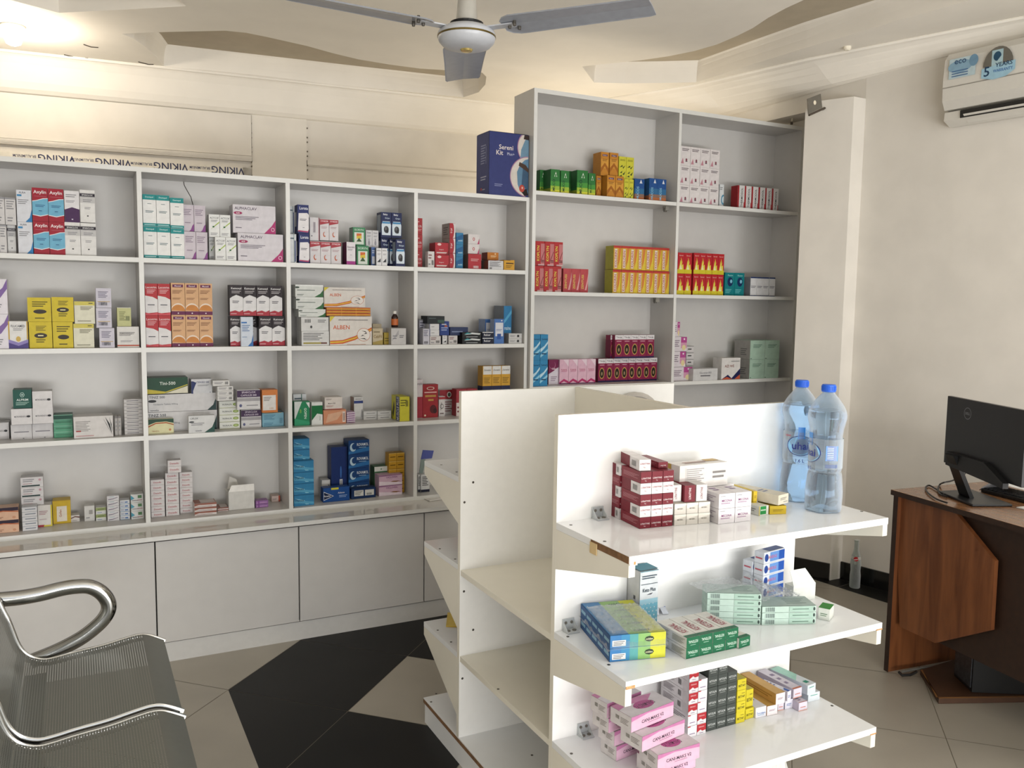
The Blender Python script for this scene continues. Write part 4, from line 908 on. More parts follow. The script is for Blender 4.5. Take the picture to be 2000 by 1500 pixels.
'blankwhite':typ('dcdad6','large blank white open carton',[],d=.08,name='open_medicine_box'),
'purplebox':typ('9a6aa8','small purple box',[R('c99ad0',.1,.3,.9,.5),R('8a4a9a',.2,0,.3,1)],d=.05),
'pinkorange':typ('d8c2b8','small white box with orange side',[R('b8503a',.8,0,1,1),N('9a8a8a',.1,.6,.3,.6,2)],d=.05),
'lorata':typ('262f6c','navy syrup box with white panel',[G('e8e4e6',[(.02,.07),(.9,.04),(1,.12),(1,.66),(.85,.72),(.1,.70)]),G('b8406a',[(.02,.07),(.9,.04),(1,.12),(1,.16),(.9,.09),(.05,.11)]),X('Lorata','eef0f8',.55,.88,.10,.75),N(DG,.2,.8,.44,.52,2),R('5a5a6a',.45,.2,.6,.215),R('d4d6dc',.05,.25,.6,.75,'L'),R('2b3570',0,0,1,.1,'L')]),
'navyline':typ('d4d8dc','white carton with navy stripe',[R('28356f',.72,.04,.90,.78),N('5a6a7a',.1,.6,.8,.9,1),R('2e6a60',.6,0,.66,1)],d=.05),
'synezib':typ('dbd6d8','white box with red band and orange crescent',[G('b0333f',[(0,.72),(1,.82),(1,.98),(0,.98)]),X('SYNEZIB','f0d8dc',.5,.90,.07,.8),O('c8623a',.5,.28,.16,.12),O('dbd6d8',.56,.30,.13,.09),N('b08a90',.15,.8,.55,.65,2)]),
'whitebar':typ('dcd8da','white upright box with barcode',[BAR(.35,.6,.35,.8,c='8a7a88'),O('5a5a60',.2,.2,.06,.03),R('a0606a',.9,.0,1,1)]),
'exorzin':typ('e6e0e4','white syrup box with magenta foot',[R('a8308a',0,0,1,.16),G('6b1f4e',[(0,0),(1,0),(1,1),(0,1)],'L'),X('Exorzin','4a3a4a',.5,.78,.08,.8),N(GY,.15,.7,.62,.7,2),R(GY,.4,.42,.6,.44)],d=.07),
'isoryn':typ('3f8a5c','green box with mountain sunset picture',[R('d8e0d4',.12,.05,.88,.72),R('e0c43a',.3,.36,.7,.66),G('d8682a',[(.3,.5),(.7,.55),(.7,.66),(.3,.66)]),G('3a5a30',[(.28,.2),(.5,.42),(.72,.2)]),X('ISORYN','d4ead8',.5,.86,.11,.8),G('8a9a90',[(0,0),(1,0),(1,.95),(0,.95)],'L')],d=.06),
'dropbox':typ('d6d4d6','small grey-white box with bottle picture',[X('Zonex','3a3a44',.5,.85,.08,.6),O('9a98a0',.5,.25,.16,.14),R('9a98a0',.44,.3,.56,.5),N(GY,.2,.8,.6,.7,2)],d=.05),
'bluedrop':typ('4a6ba8','small blue box with grey side',[R('c8ccd4',.2,.1,.8,.5),R('7d8088',0,0,1,1,'L'),N('d0d8e8',.2,.8,.65,.85,2)],d=.06),
'narrow':typ('e4e4e6','narrow white box with black square',[X('NEPAL','3a3a44',.5,.86,.06,.8),G('3a3c42',[(.15,.2),(.8,.2),(.8,.42)]),N(GY,.2,.8,.6,.7,2),G('6b6d75',[(0,0),(1,0),(1,1),(0,1)],'L')],d=.05),
'baby':typ('1e2856','navy box with white panel and baby picture',[G('d8e4ee',[(.08,.10),(.92,.10),(.95,.5),(.85,.64),(.15,.64),(.05,.5)]),R('3f8ac0',.12,.55,.88,.62),O('3d3d42',.5,.32,.24,.14),O('6a6a70',.45,.36,.09,.07),O('24242a',.6,.25,.12,.07),X('Baby','f0f2f8',.42,.9,.09,.6),X('Gripe','cfe0ee',.6,.76,.08,.6),R('9aa4b0',.1,.2,.9,.9,'L')],d=.07),
'redbox':typ('a82a30','red carton with pale lettering',[X('ULTRA','e8c8c8',.6,.5,.14,.5),N('d89a9a',.15,.85,.2,.35,2),N('d89a9a',.15,.5,.7,.85,1)],d=.07),
'redbig':typ('b82c36','red carton with white stripe and seal',[R('d8c8c4',.1,.12,.95,.22),X('ibugesic','e8c4c4',.45,.42,.12,.5),O('e8c8c4',.3,.85,.14,.1),G('8f2028',[(.7,0),(1,0),(1,.4)])],d=.08),
'redtall':typ('b02a34','red upright box with grey side',[R('d8d4d2',.5,.02,1,.98),O('b02a34',.5,.5,.3,.5),X('D Juf','f4e8e8',.35,.5,.35,.8,90),R('a89a92',0,0,1,1,'L'),N('6a5a5a',.2,.8,.2,.8,4,'L')],d=.09),
'bluestack':typ('2f7fae','teal blue carton',[G('1f5f96',[(0,.2),(1,.5),(1,.9),(0,.6)]),X('avedon','bfe0ee',.6,.35,.14,.6)],d=.07),
'redpct':typ('dcd6d4','white carton with red seal',[O('b8303a',.5,.5,.10,.16),O('dcd6d4',.5,.5,.06,.09),G('b8406a',[(.82,0),(1,0),(1,.6)]),R('8f8a86',0,0,1,1,'L')],d=.07),
'redlow':typ('b5303a','red carton with barcode',[BAR(.4,.8,.05,.22,c='efe0e0'),N('e0a8a8',.2,.8,.5,.7,2),R('6a5a50',0,0,1,1,'L')],d=.08),
'orangebox':typ('c87828','orange box',[N('f0d8a8',.3,.8,.35,.6,2),R('8a3a2a',0,0,1,1,'L'),O('f0d8a8',.7,.8,.06,.1)],d=.07),
'whiteinfo':typ('d6d6d8','white carton with lines of print',[N('5a5a60',.08,.85,.3,.9,6),BAR(.08,.25,.05,.25),R('8a4a3a',0,0,1,1,'L')],d=.07),
'gold2':typ('d8a030','golden yellow box with dark print',[R('5a4020',.2,.6,.9,.72),N('7a5a20',.2,.8,.2,.5,3),R('3a2a20',0,.95,.6,1)],d=.07),
'fludac':typ('dfe2de','white carton with green corner swoosh',[G('2f6b38',[(.68,0),(1,0),(1,.6),(.9,.3)]),O('3a4a40',.06,.78,.09,.07),X('fludac','3a4a40',.1,.93,.10,.16),N('5a6a60',.06,.7,.5,.62,1),N('5a6a60',.06,.3,.1,.25,2),R('f4f6f4',0,.9,1,1)],d=.1),
'pillinfo':typ('dcdcda','white carton with barcode corner',[BAR(.12,.36,.6,.85),N('7a7a7a',.6,.9,.6,.85,2),O('4a4a4a',.36,.3,.04,.1)],d=.1),
'pillinfo2':typ('dcdcda','white carton with olive bottom line',[N('6a6a6a',.06,.8,.35,.9,5),R('a89a3a',.06,.12,.7,.22),R('6a3a2a',.7,.12,.92,.22)],d=.1),
'alben':typ('e2dcd6','large white and orange tablet carton',[X('ALBEN','d8602c',.27,.62,.14,.46),G('d9662a',[(0,.16),(.3,.18),(.6,.32),(1,.62),(1,.50),(.6,.18),(.3,.05),(0,.04)]),G('e8c83a',[(0,.12),(.3,.14),(.6,.27),(1,.56),(1,.53),(.6,.23),(.3,.10),(0,.08)]),O('c87850',.80,.36,.16,.23,n=28),O('ece6e0',.80,.36,.15,.215,n=28),G('3a3432',[(.74,.5),(.85,.48),(.88,.40),(.80,.38),(.86,.44)]),G('3a3432',[(.72,.30),(.78,.36),(.86,.28),(.80,.33)]),G('3a3432',[(.70,.22),(.82,.24),(.88,.18),(.80,.21)]),N('8a8684',.2,.9,.84,.90,1),G('e0cc3a',[(0,.8),(.12,1),(0,1)]),X('Albendazole Tablets','a89a94',.4,.88,.05,.6),N('b07040',.4,.85,.01,.04,1)],d=.1),
'orangeflat':typ('d06a24','flat orange and yellow pack',[R('e8c83a',0,.3,1,.5),R('8a4a1c',0,0,1,.14),R('e9a03a',.33,0,.34,1),R('e9a03a',.66,0,.67,1)],d=.1),
'goldpale':typ('c8b898','pale gold box',[X('CebFil','8a7038',.5,.5,.18,.8),G('b09a50',[(0,0),(1,0),(1,.3),(0,.15)]),N('8a7a5a',.1,.7,.7,.85,1)],d=.08),
'yellowtape':typ('c0a640',"small dull yellow box",[N('7a6a2a',.1,.8,.2,.6,2)],d=.06),
'silverw':typ('d0cecd','white silvery box with print',[N('6a6a70',.55,.85,.4,.6,2),G('b0aeb0',[(0,.2),(.5,.9),(.5,.6)]),N(GY,.1,.4,.3,.6,2)],d=.08),
'lilacup':typ('cfcedb','white upright box with barcode foot',[N('6a6a80',.1,.8,.5,.9,4),BAR(.15,.8,.05,.2),R(GY,0,.95,1,1)],d=.06),
'glossw':typ('e4e4e6','glossy white flat box with navy edge',[R('2a3a7a',0,0,.06,1),N(GY,.2,.5,.4,.6,1)],d=.08,s=.1),
'blackbox':typ('20262a','dark green-black carton',[R('3a5a50',.6,.1,.98,.5),N('5a6a6a',.1,.5,.6,.8,1)],d=.09),
'bluebox':typ('24418e','royal blue carton',[N('a8b8e0',.15,.85,.3,.6,2),R('c86a3a',.5,.6,.8,.7),N('dfe4f4',.2,.7,.7,.85,1)],d=.08),
'slateblue':typ('2c3b66','slate blue flat carton',[N('8a9ac0',.1,.7,.3,.6,1)],d=.07),
'whsmall':typ('d8d4d2','small white box with red-brown print',[N('8a5a5a',.1,.6,.5,.85,2),BAR(.55,.9,.15,.45),N(GY,.1,.4,.1,.3,1)],d=.07),
'blackwt':typ('15181c','black flat pack with teal and white wave',[G('e0e4e6',[(.1,.55),(.5,.95),(.95,.8),(.9,.55),(.5,.65)]),G('3aa0a8',[(.1,.65),(.25,.95),(.5,.75)]),N('c8ccd0',.2,.8,.1,.3,1)],d=.08),
'navywh':typ('1a2038','navy flat box with white lettering',[X('Relcer','e8eaf0',.45,.5,.35,.6),R('d8dade',0,.85,1,1)],d=.06),
'bluetall':typ('4a78c0','blue and white upright box',[R('dfe2ea',.12,.3,.9,.85),R('3058a8',.3,.18,.7,.4),O('dfe2ea',.75,.93,.08,.03),N('8a9ac8',.2,.8,.5,.6,2),R('9fb2d8',0,0,1,1,'L')],d=.08),
'bluetall2':typ('2a80b8','bright blue upright box',[G('55b0dc',[(0,.5),(1,.8),(1,.9),(0,.6)]),X('resine','cfe8f4',.5,.4,.10,.8),R('8a9098',0,0,1,1,'L')],d=.09),
'qrwhite':typ('d4d4d2','flat white box with black corner print',[R('3a3a3a',.62,.25,.78,.7),N(GY,.1,.5,.3,.7,2),R('b8b4ae',0,0,1,1,'L')],d=.09),
'gofen':typ('1f8a5a','green and white open box',[G('d8e0dc',[(0,.2),(.5,1),(0,1)]),G('e4e8e6',[(.75,.95),(1,.7),(1,.95)]),X('GOFEN','e0f0e6',.72,.5,.16,.6,270),X('400','9acb4a',.4,.6,.12,.3,270),G('2fa070',[(0,0),(1,0),(1,.15),(0,.3)])],d=.06,name='open_medicine_box'),
'greenwhite2':typ('e4e8e4','green and white leaning box',[G('14703c',[(0,.55),(1,.45),(1,.85),(0,.85)]),G('14703c',[(0,.2),(.5,.5),(0,.6)]),X('Bicoprex','1f3a2a',.75,.3,.10,.5,90)],d=.05),
'peach':typ('d8916c','peach orange carton',[G('e0b090',[(.1,.1),(.6,.3),(.9,.9),(.2,.7)]),R('e8d8ce',.84,.12,.97,.85),BAR(.86,.95,.2,.75,c='8a6a5a')],d=.09),
'metro':typ('ded6cf','white carton with red line and lettering',[X('Metro-500','3a2a28',.4,.5,.10,.62),R('c04a3a',0,0,1,.06),N('b07a70',.08,.5,.2,.34,2),N('8a7a76',.08,.4,.75,.9,2)],d=.08),
'lilacflat':typ('c8a8c8','thin lilac and white pack',[R('e6dfe6',0,.4,1,.75),R('8a4a8a',.2,.1,.9,.35)],d=.06),
'talltop':typ('e0e0de','white upright box with blue band',[R('3a4a8a',0,.72,1,.84),BAR(.82,.95,.1,.45,c='7a7a7a'),R('a88a78',0,0,1,1,'L'),N(GY,.15,.8,.88,.95,1)],d=.06),
'flatpair':typ('dcdcda','flat white tablet box',[N('6a6a6a',.2,.85,.35,.6,1),R('b8b8b4',0,.9,1,1)],d=.06),
'muscle':typ('d8d03a','yellow carton with navy spine',[N('6a6a2a',.1,.7,.6,.9,3),BAR(.6,.85,.6,.85,c='3a3a3a'),R('25306a',0,0,1,1,'L'),R('d8d03a',0,0,.55,1,'L'),X('MUSCLE PLUS','f0f2f8',.80,.5,.30,.95,90,'L'),G('3a3a30',[(.1,.25),(.3,.8),(.4,.5),(.25,.1)],'L')],d=.10),
'haemovit':typ('a8262e','red syrup box with fruit picture',[O('e8d8c8',.5,.88,.25,.05),O('a8262e',.5,.88,.2,.035),N('e8b8b0',.1,.9,.72,.8,1),R('c89a4a',.15,.62,.85,.68),R('c89a4a',.35,.50,.7,.56),O('5a1418',.68,.25,.22,.13),O('3a1014',.8,.2,.12,.08),O('efe0c0',.15,.07,.06,.03)],d=.06),
'stetho':typ('e0dcdc','white box with stethoscope drawing',[O('3a3434',.5,.5,.28,.12),O('e0dcdc',.5,.5,.22,.09),G('3a3434',[(.3,.3),(.4,.7),(.46,.7),(.36,.3)]),R('b03038',0,.85,1,.97),N('6a5a5a',.2,.8,.08,.2,1)],d=.05),
'redemblem':typ('e0dcdc','red topped white box with round emblem',[R('a82a34',0,.62,1,1),O('e8e4e2',.6,.8,.14,.12),O('4a5a4a',.6,.8,.09,.08),N('8a5a60',.1,.85,.1,.55,5)],d=.06),
'redplain':typ('a8303a','red topped carton behind rack panel',[R('dcd0ce',0,0,1,.5),N('8a4a50',.1,.8,.1,.4,2)],d=.06),
'pinkwhite':typ('e0d6d8','white and red tall carton',[R('b03040',0,0,1,.55),X('hemoglobin','8a8084',.5,.88,.08,.85)],d=.05),
'goldtrio':typ('d8a22e','white and gold box with navy foot',[R('e6e4e0',.06,.66,1,1),R('1c2248',0,0,1,.2),X('Sonatec','3a3428',.55,.84,.07,.7),G('3a3428',[(.1,.78),(.18,.9),(.14,.8)]),N('8a6a20',.15,.85,.3,.55,4),R('c89428',0,.2,1,1,'L'),R('1c2248',0,0,1,.2,'L')],d=.06),
'sumes':typ('2f86b8','sky blue carton',[G('8fd0e8',[(.05,.7),(.35,.45),(.6,.1),(.75,.1),(.5,.5)]),G('55a8d0',[(.0,.3),(1,.1),(1,.3),(0,.55)]),X('Dumex','15304a',.28,.5,.2,.45),R('1f6a9a',0,.93,1,1)],d=.12),
'navytall':typ('173170','tall navy blue carton',[R('0f2358',.9,0,1,1),O('3a70c0',.6,.5,.05,.12),R('e0e4ea',.52,.2,.7,.36),BAR(.54,.68,.22,.34)],d=.07),
'rovamol':typ('17417a','dark blue carton with pale swirl',[G('2a70b0',[(0,0),(1,.2),(1,.5),(0,.2)]),O('bcd8e8',.22,.5,.15,.3),O('17417a',.28,.55,.12,.22),X('ROVAMOL','e4eef6',.68,.68,.2,.55),N('8fb8d8',.5,.85,.42,.52,1)],d=.10),
'rovaside':typ('12305e','dark blue carton with two white stickers',[R('d8d8d2',.12,.25,.5,.8),R('d8d8d2',.56,.25,.93,.8),N('6a6a6a',.15,.45,.35,.75,3),BAR(.62,.85,.3,.5)],d=.07),
'panadol':typ('174a94','blue carton with dark wedge and yellow mark',[G('e4eaf0',[(.02,.75),(.4,.4),(.02,.12)]),G('0f2048',[(.03,.70),(.37,.40),(.03,.17)]),X('Panadol','eef2f8',.15,.43,.12,.24),R('d8d03a',.3,.84,.58,.98),X('Advance','dfe8f4',.68,.6,.12,.25),N('8fb0dc',.6,.9,.25,.45,2)],d=.06),
'greenwhite':typ('4a7a54','green carton with white top',[R('dfe2dc',0,.82,1,1),O('6a8a6a',.5,.9,.05,.03)],d=.07),
'golds':typ('cf9a28','golden yellow small carton',[N('6a4a14',.15,.85,.4,.65,1),R('a87818',0,0,1,.08),R('e8c060',0,.92,1,1)],d=.06),
'diclofen':typ('d4b0c4','pink carton with running cheetah',[X('DICLOFEN','7a3a78',.55,.75,.17,.6),G('8a5a2a',[(.45,.28),(.6,.38),(.85,.36),(.97,.24),(.85,.30),(.7,.24),(.55,.24)]),G('e8d8e2',[(0,0),(1,0),(1,.2),(0,.4)]),G('9a6a90',[(0,.85),(1,.92),(1,1),(0,1)])],d=.07),
'blwh':typ('dfe0e0','black and white small carton',[R('1d2038',0,0,1,.15),N('4a4a4a',.15,.85,.35,.9,6)],d=.05),
'muco':typ('2f7a3a','green and yellow box',[R('4a9a3e',0,.25,1,.5),R('9fbf3a',0,.1,1,.3),R('d4d43a',0,0,1,.14),X('MUCO','15302a',.35,.34,.26,.55,90),O('dfe8d8',.55,.76,.18,.14,n=3,a0=90,a1=450),O('2f7a3a',.55,.74,.08,.07),R('2a6a38',0,.3,1,1,'L'),R('a8b83a',0,0,1,.2,'L')],d=.09),
'muco2':typ('1f4f94','blue and orange box',[R('2f6a9a',0,.3,1,.55),R('8a6a5a',0,.1,1,.3),R('b8683a',0,0,1,.16),X('MUCOS','8fc8e8',.35,.34,.24,.6,90),O('e0e4ea',.65,.85,.16,.12,n=3,a0=90,a1=450),R('2a5a90',0,.25,1,1,'L'),R('a0603a',0,0,1,.25,'L')],d=.09),
'honey':typ('c8842a','orange honey coloured syrup box',[R('d89a3a',.05,.3,.95,.7),R('5a3a6a',.2,.82,.8,.90),X('Bronc','e8d8b0',.5,.86,.05,.5),G('a8641e',[(0,.1),(.5,.4),(1,.1),(1,.3),(.5,.55),(0,.3)]),N('8a5a1e',.2,.8,.6,.72,2)],d=.06),
'leaf':typ('d4cf3a','yellow syrup box with green leaves',[X('ZEDEX','6a6a1e',.5,.84,.07,.7),G('3a4a24',[(.1,.5),(.45,.62),(.55,.55)]),G('3a4a24',[(.9,.62),(.5,.5),(.6,.45)]),G('4a5a2a',[(.15,.25),(.5,.36),(.4,.24)]),G('3a4a24',[(.9,.34),(.5,.2),(.7,.16)]),G('4a5a2a',[(.1,.1),(.4,.18),(.45,.08)])],d=.06),
'twelve':typ('e2dcdc','small white and pink box',[N('5a4a50',.15,.85,.75,.9,2),G('c88a98',[(.05,.1),(.25,.4),(.35,.1)]),O('8a4a5a',.6,.3,.09,.08),R('5a5a60',.5,.2,.7,.24)],d=.08),
'swirl':typ('dde2e4','white box with blue swirl',[O('4a90b0',.9,.35,.5,.22),O('cfe4ec',.98,.35,.38,.15),N(GY,.1,.7,.75,.9,2)],d=.05),
'thermo':typ('dfdcda','white box with red edge and black lettering',[R('a82a30',0,0,.22,1),X('THERMODOL','2a2426',.62,.5,.28,.8,90),R('a82a30',0,0,1,1,'L'),R('b83a40',.9,.0,1,.3)],d=.06),
'koflyn':typ('b83034','red box with yellow vertical lettering',[R('c8787a',.58,0,1,.9),X('KOFLYN','e8dc50',.3,.5,.28,.62,90),G('6a1a20',[(.62,.25),(.95,.6),(.97,.56),(.66,.22)]),R('4a1418',.60,.2,.97,.23),R('4a1418',.60,.14,.97,.17),R('d8b0b0',.3,0,1,.06)],d=.06),
'zentuss':typ('bf4a50','pinkish red box with yellow vertical lettering',[X('ZENTUSS','e0cf60',.32,.45,.26,.72,90),G('e0a0a4',[(.6,.1),(.85,.5),(1,.85),(1,.5),(.8,.1)])],d=.06),
'koldrin':typ('d8a83a','orange and yellow box with red lettering',[R('c03a34',0,.90,1,1),R('e2c43a',.55,0,1,.9),G('d8803a',[(.55,.1),(.8,.4),(.95,.9),(.6,.9)]),R('e4d8c8',.14,.06,.46,.86),X('KOLDRIN','b8304a',.3,.45,.28,.76,90),R('b0a83a',0,0,1,1,'L')],d=.06),
'flame':typ('c0242c','red box with yellow flames',[R('d8c82a',0,0,1,.2),G('e8d84a',[(.15,.2),(.3,.42),(.38,.65),(.5,.5),(.45,.78),(.65,.55),(.6,.4),(.8,.45),(.85,.2)]),G('f0e8c0',[(.3,.2),(.42,.45),(.55,.3),(.65,.2)]),X('Burnol','f0b8b0',.5,.86,.06,.6)],d=.07),
'tealpatch':typ('107f86','teal blue box with figure picture',[O('15305e',.55,.6,.28,.2),O('7ac0d8',.65,.62,.12,.08),X('Flomist','9ad8dc',.55,.88,.07,.7),N('6ac0c4',.1,.7,.1,.3,3)],d=.07),
'bluetopw':typ('dcdcde','white box with navy top edge',[R('24396e',0,.93,1,1),R('24396e',0,0,1,.04),N('6a6a72',.1,.9,.42,.55,2),R('8a8f98',0,0,1,1,'L')],d=.08),
'sumav':typ('2f8abf','sky blue syrup box with white flash',[G('bfe4f4',[(0,.45),(.5,.55),(1,.75),(1,.65),(.5,.45),(0,.3)]),G('8fd0ec',[(0,.2),(1,.45),(1,.35),(0,.1)]),X('Sumact','15406a',.55,.82,.07,.8),N('15406a',.2,.8,.2,.3,1)],d=.06),
'calpol':typ('7d2050','maroon and white syrup box',[G('e0d8e2',[(0,0),(1,0),(1,.72),(.5,.55),(0,.42)]),O('b06a8a',.35,.78,.3,.16),O('7d2050',.33,.80,.28,.15),X('Calpol','f4e4ec',.55,.62,.09,.6),N('a08aa0',.2,.8,.12,.34,3)],d=.06),
'pinkbox':typ('e2b4c8','pink syrup box with crimson lettering',[X('TUSSOL','b02a50',.5,.58,.06,.8),G('b8306a',[(0,0),(.5,.12),(1,.03),(1,.12),(.5,.22),(0,.08)]),G('f0d8e4',[(.4,1),(1,.7),(1,1)]),R('5a2050',0,0,1,.04),N('c05a80',.2,.8,.50,.54,1)],d=.06),
'tres':typ('8f1f48','crimson box with white top and dark oval',[R('e6e2e4',0,.80,1,1),X('Trin-Jaj','2a2028',.5,.89,.09,.85),O('c8a050',.5,.38,.34,.24),O('2a2018',.5,.38,.28,.20),O('a08a60',.5,.36,.10,.08),N('d8a8b8',.2,.8,.70,.76,1),R('2a2050',0,0,1,.07),R('7a1a3e',0,0,1,.8,'L')],d=.06),
'tuberose':typ('e0d8de','white box with pink tulip panel',[R('b84a92',.55,.45,1,1),R('d89ab8',.55,.2,1,.6),O('e8d8a0',.78,.25,.14,.2),O('f4e4f0',.8,.85,.06,.06),N('8a7a88',.05,.45,.3,.8,4)],d=.07),
'greyslab':typ('d2d0d0','long grey-white flat carton',[X('Glucomet 850','7a7880',.5,.65,.16,.7),N('5a5860',.3,.7,.3,.5,1)],d=.07),
'navyorange':typ('e2dfdb','white carton with navy and orange swoosh',[X('AZI WE','8a4a3a',.42,.62,.12,.5),G('1f2556',[(0,0),(.35,.22),(.55,.05),(1,.5),(1,.12),(.8,0)]),G('c85a3a',[(0,.0),(.3,.12),(.6,0)]),G('c85a3a',[(.7,.0),(1,.22),(1,0)]),N('8a8a8a',.5,.95,.8,.88,1)],d=.08),
'mint':typ('a8c4b0','large mint green carton',[N('5a7a68',.2,.8,.6,.8,3),R('2a3a30',.04,.04,.12,.07),R('a09d99',0,0,1,1,'L'),N('6a6a6a',.4,.8,.2,.6,4,'L')],d=.12),
'flatpinkend':typ('d6d3d2','small flat white and grey box',[N('4a4a4a',.2,.7,.3,.7,1),R('a8a6a4',0,.85,1,1)],d=.06),
# rack cartons
'dkred':typ('7d1f2c','dark red cream box',[X('LORATYINE','efdfe0',.5,.42,.14,.82),X('5 g','efdfe0',.45,.2,.12,.3),R('8a2a38',0,0,1,1,'L'),N('b87a82',.1,.9,.3,.7,4,'L')]),
'whred':typ('e8e2e2','white cream box with red print',[X('LORATYINE','9a2a3a',.5,.62,.14,.82),X('5 g','9a2a3a',.45,.3,.12,.3),R('7d1f2c',0,0,.5,1,'L'),BAR(.6,.85,.25,.75,'L','8a8a88')]),
'silver':typ('d6d1c6','silver and white cream box',[X('MINIMA','8a8478',.5,.5,.12,.8),G('eee9dd',[(0,.5),(1,.8),(1,1),(0,1)]),R('c8c2b4',0,0,1,1,'T')]),
'whiteup':typ('e8e4e2','white upright cream box',[X('LORATYINE','8a3040',.55,.45,.18,.7,90),X('K','2a2a2a',.7,.4,.4,.3,0,'L')]),
'micona':typ('ece8ea','white cream carton with purple lettering',[X('MICONA','8a3a7a',.5,.52,.16,.62),N('b08aa8',.15,.7,.28,.4,1),N('a0a0a4',.1,.4,.78,.86,1),N('b0a0b0',.1,.9,.2,.8,5,'L'),N('8a6a9a',.3,.7,.3,.6,2,'T')]),
'longinfo':typ('e9e4e0','long white carton with leaflet print',[N('a8a4a4',.14,.5,.25,.85,7),R('e0dcd8',.12,.2,.13,.9),N('8a8684',.68,.95,.3,.7,2),R('c8a04a',.7,.5,.95,1,'T'),R('c9a24a',.0,.0,.35,1,'L'),N('b08070',.2,.7,.3,.7,2,'T')]),
'plainlong':typ('ebe8e8','white carton under long one',[N('9a98a0',.4,.7,.3,.6,1),O('3a3a3a',.92,.3,.03,.15)]),
'yellowsm':typ('dcbc2a','small yellow box',[N('9a8020',.2,.8,.3,.6,2),BAR(.3,.8,.3,.7,'L')]),
'greensm':typ('e4e6dc','small white box with green band',[R('2a9a4a',.15,.1,.75,.95),N('d0ecd4',.2,.7,.4,.7,1),R('c8b84a',0,0,.1,1),N('8a8a80',.2,.8,.3,.7,2,'L')]),
'creamlong':typ('e2d9c4','long cream carton with small round emblem',[N('8a8a80',.2,.8,.4,.7,2),N('8a8a80',.5,.9,.15,.3,1),O('3a3a34',.35,.5,.03,.13,'L'),N('8a8478',.25,.45,.25,.35,1,'L'),N('7a80a0',.2,.7,.3,.5,2,'T')]),
'coldex':typ('3d7fbe','blue and yellow wrapped carton',[R('3f8fc0',.2,.02,.4,1),R('5aa8a8',.35,.02,.55,1),R('8fc070',.5,.02,.75,1),R('d4d43a',.72,.02,1,1),R('e6e8e6',.04,.15,.28,.6),N('6a6a6a',.06,.26,.2,.55,3),O('2f3f2a',.70,.55,.085,.22,n=8),X('coldex','e8e8c0',.70,.55,.16,.13),R('3f7fb8',.0,.0,.33,1,'T'),R('8fb86a',.33,.0,.7,1,'T'),R('d4d43a',.7,.0,1,1,'T'),X('coldex','1f2f5a',.62,.5,.32,.3,0,'T'),R('2f5f9a',0,0,1,1,'L'),N('8fc0dc',.1,.9,.2,.8,1,'L')]),
'ketenal':typ('e2e0d8','white cream carton with green end',[R('1f6a48',0,0,1,1),X('KETENAL','cfe4d4',.5,.55,.26,.72,180),N('a8d0b8',.3,.7,.2,.3,1),X('KETENAL','a8324a',.5,.5,.5,.5,90,'T'),R('1f6a48',0,0,1,.12,'T'),N('a8a890',.1,.45,.2,.8,5,'L'),N('a8a890',.55,.95,.2,.8,5,'L'),R('e4e2c8',0,0,.02,1,'L')]),
'mintflat':typ('bfd8cc','flat mint green tablet pack',[BAR(.06,.24,.15,.85,c='6a7a78',n=11),R('a8c8b8',.5,.1,.95,.9),N('5a7a6a',.56,.86,.35,.65,1),O('3a4a44',.96,.5,.02,.3),R('b8ccc4',0,0,1,1,'T'),N('8aa09a',.5,.9,.2,.8,4,'T')]),
'keto':typ('e2e8ea','white and blue dotted upright shampoo box',[R('7cc4dc',0,.0,1,.42),R('a8d8e8',0,.38,1,.47),[O('e8f4f8',.12+.2*(i%5)+(.08 if (i//5)%2 else 0),.08+.075*(i//5),.035-.003*(i//5),.018-.0018*(i//5)) for i in range(24)],X('Keto Plus','1f3a4a',.5,.64,.07,.7),N('4a5a6a',.1,.9,.84,.92,2),N('4a5a6a',.05,.95,.74,.76,1),G('4a4a5a',[(.35,.55),(.7,.58),(.6,.55)]),R('4a9ab0',0,.985,1,1),R('d4d4d2',0,.1,1,1,'L'),R('6ab0c8',0,0,1,.12,'L'),BAR(.5,.7,.45,.52,'L'),R('2f8aa0',0,0,1,1,'T')]),
'bluestrip':typ('e0e4ee','white and blue long tablet box',[O('2a4a9a',.13,.5,.09,.34),R('6a9ae0',.3,.1,.75,.9),R('2a5ab8',.72,.1,1,.9),X('ANEOLE','d05a70',.42,.5,.26,.4),N('c86070',.15,.85,.3,.6,1,'L'),R('2c4c90',.3,.1,1,.9,'T')]),
'greenopen':typ('e4e8e0','white box with green top',[N('6a8a6a',.2,.8,.3,.6,2),R('3a9a3a',0,0,1,1,'T'),R('e8e8e0',0,.1,1,1,'L'),R('3a9a3a',0,.85,1,1,'L')]),
'canimaks':typ('e8bcd4','pink and white cream carton',[X('CANI-MAKS V2','4a3a4a',.5,.45,.22,.6),N('c08aa8',.4,.7,.2,.3,1),G('d080b0',[(0,.7),(.4,.9),(1,.75),(1,1),(0,1)],'F'),R('ebe4e8',0,0,1,1,'T'),G('dc8ab8',[(0,.6),(.3,.75),(.6,.5),(.9,.9),(.6,1),(0,1)],'T'),O('c8589a',.5,.45,.22,.25,'T'),X('CANI-MAKS V2','5a3a50',.52,.42,.22,.42,180,'T'),R('e8e2e2',0,0,1,1,'L'),BAR(.25,.45,.45,.7,'L','6a6a5a'),N('a8a09a',.5,.9,.3,.7,4,'L')]),
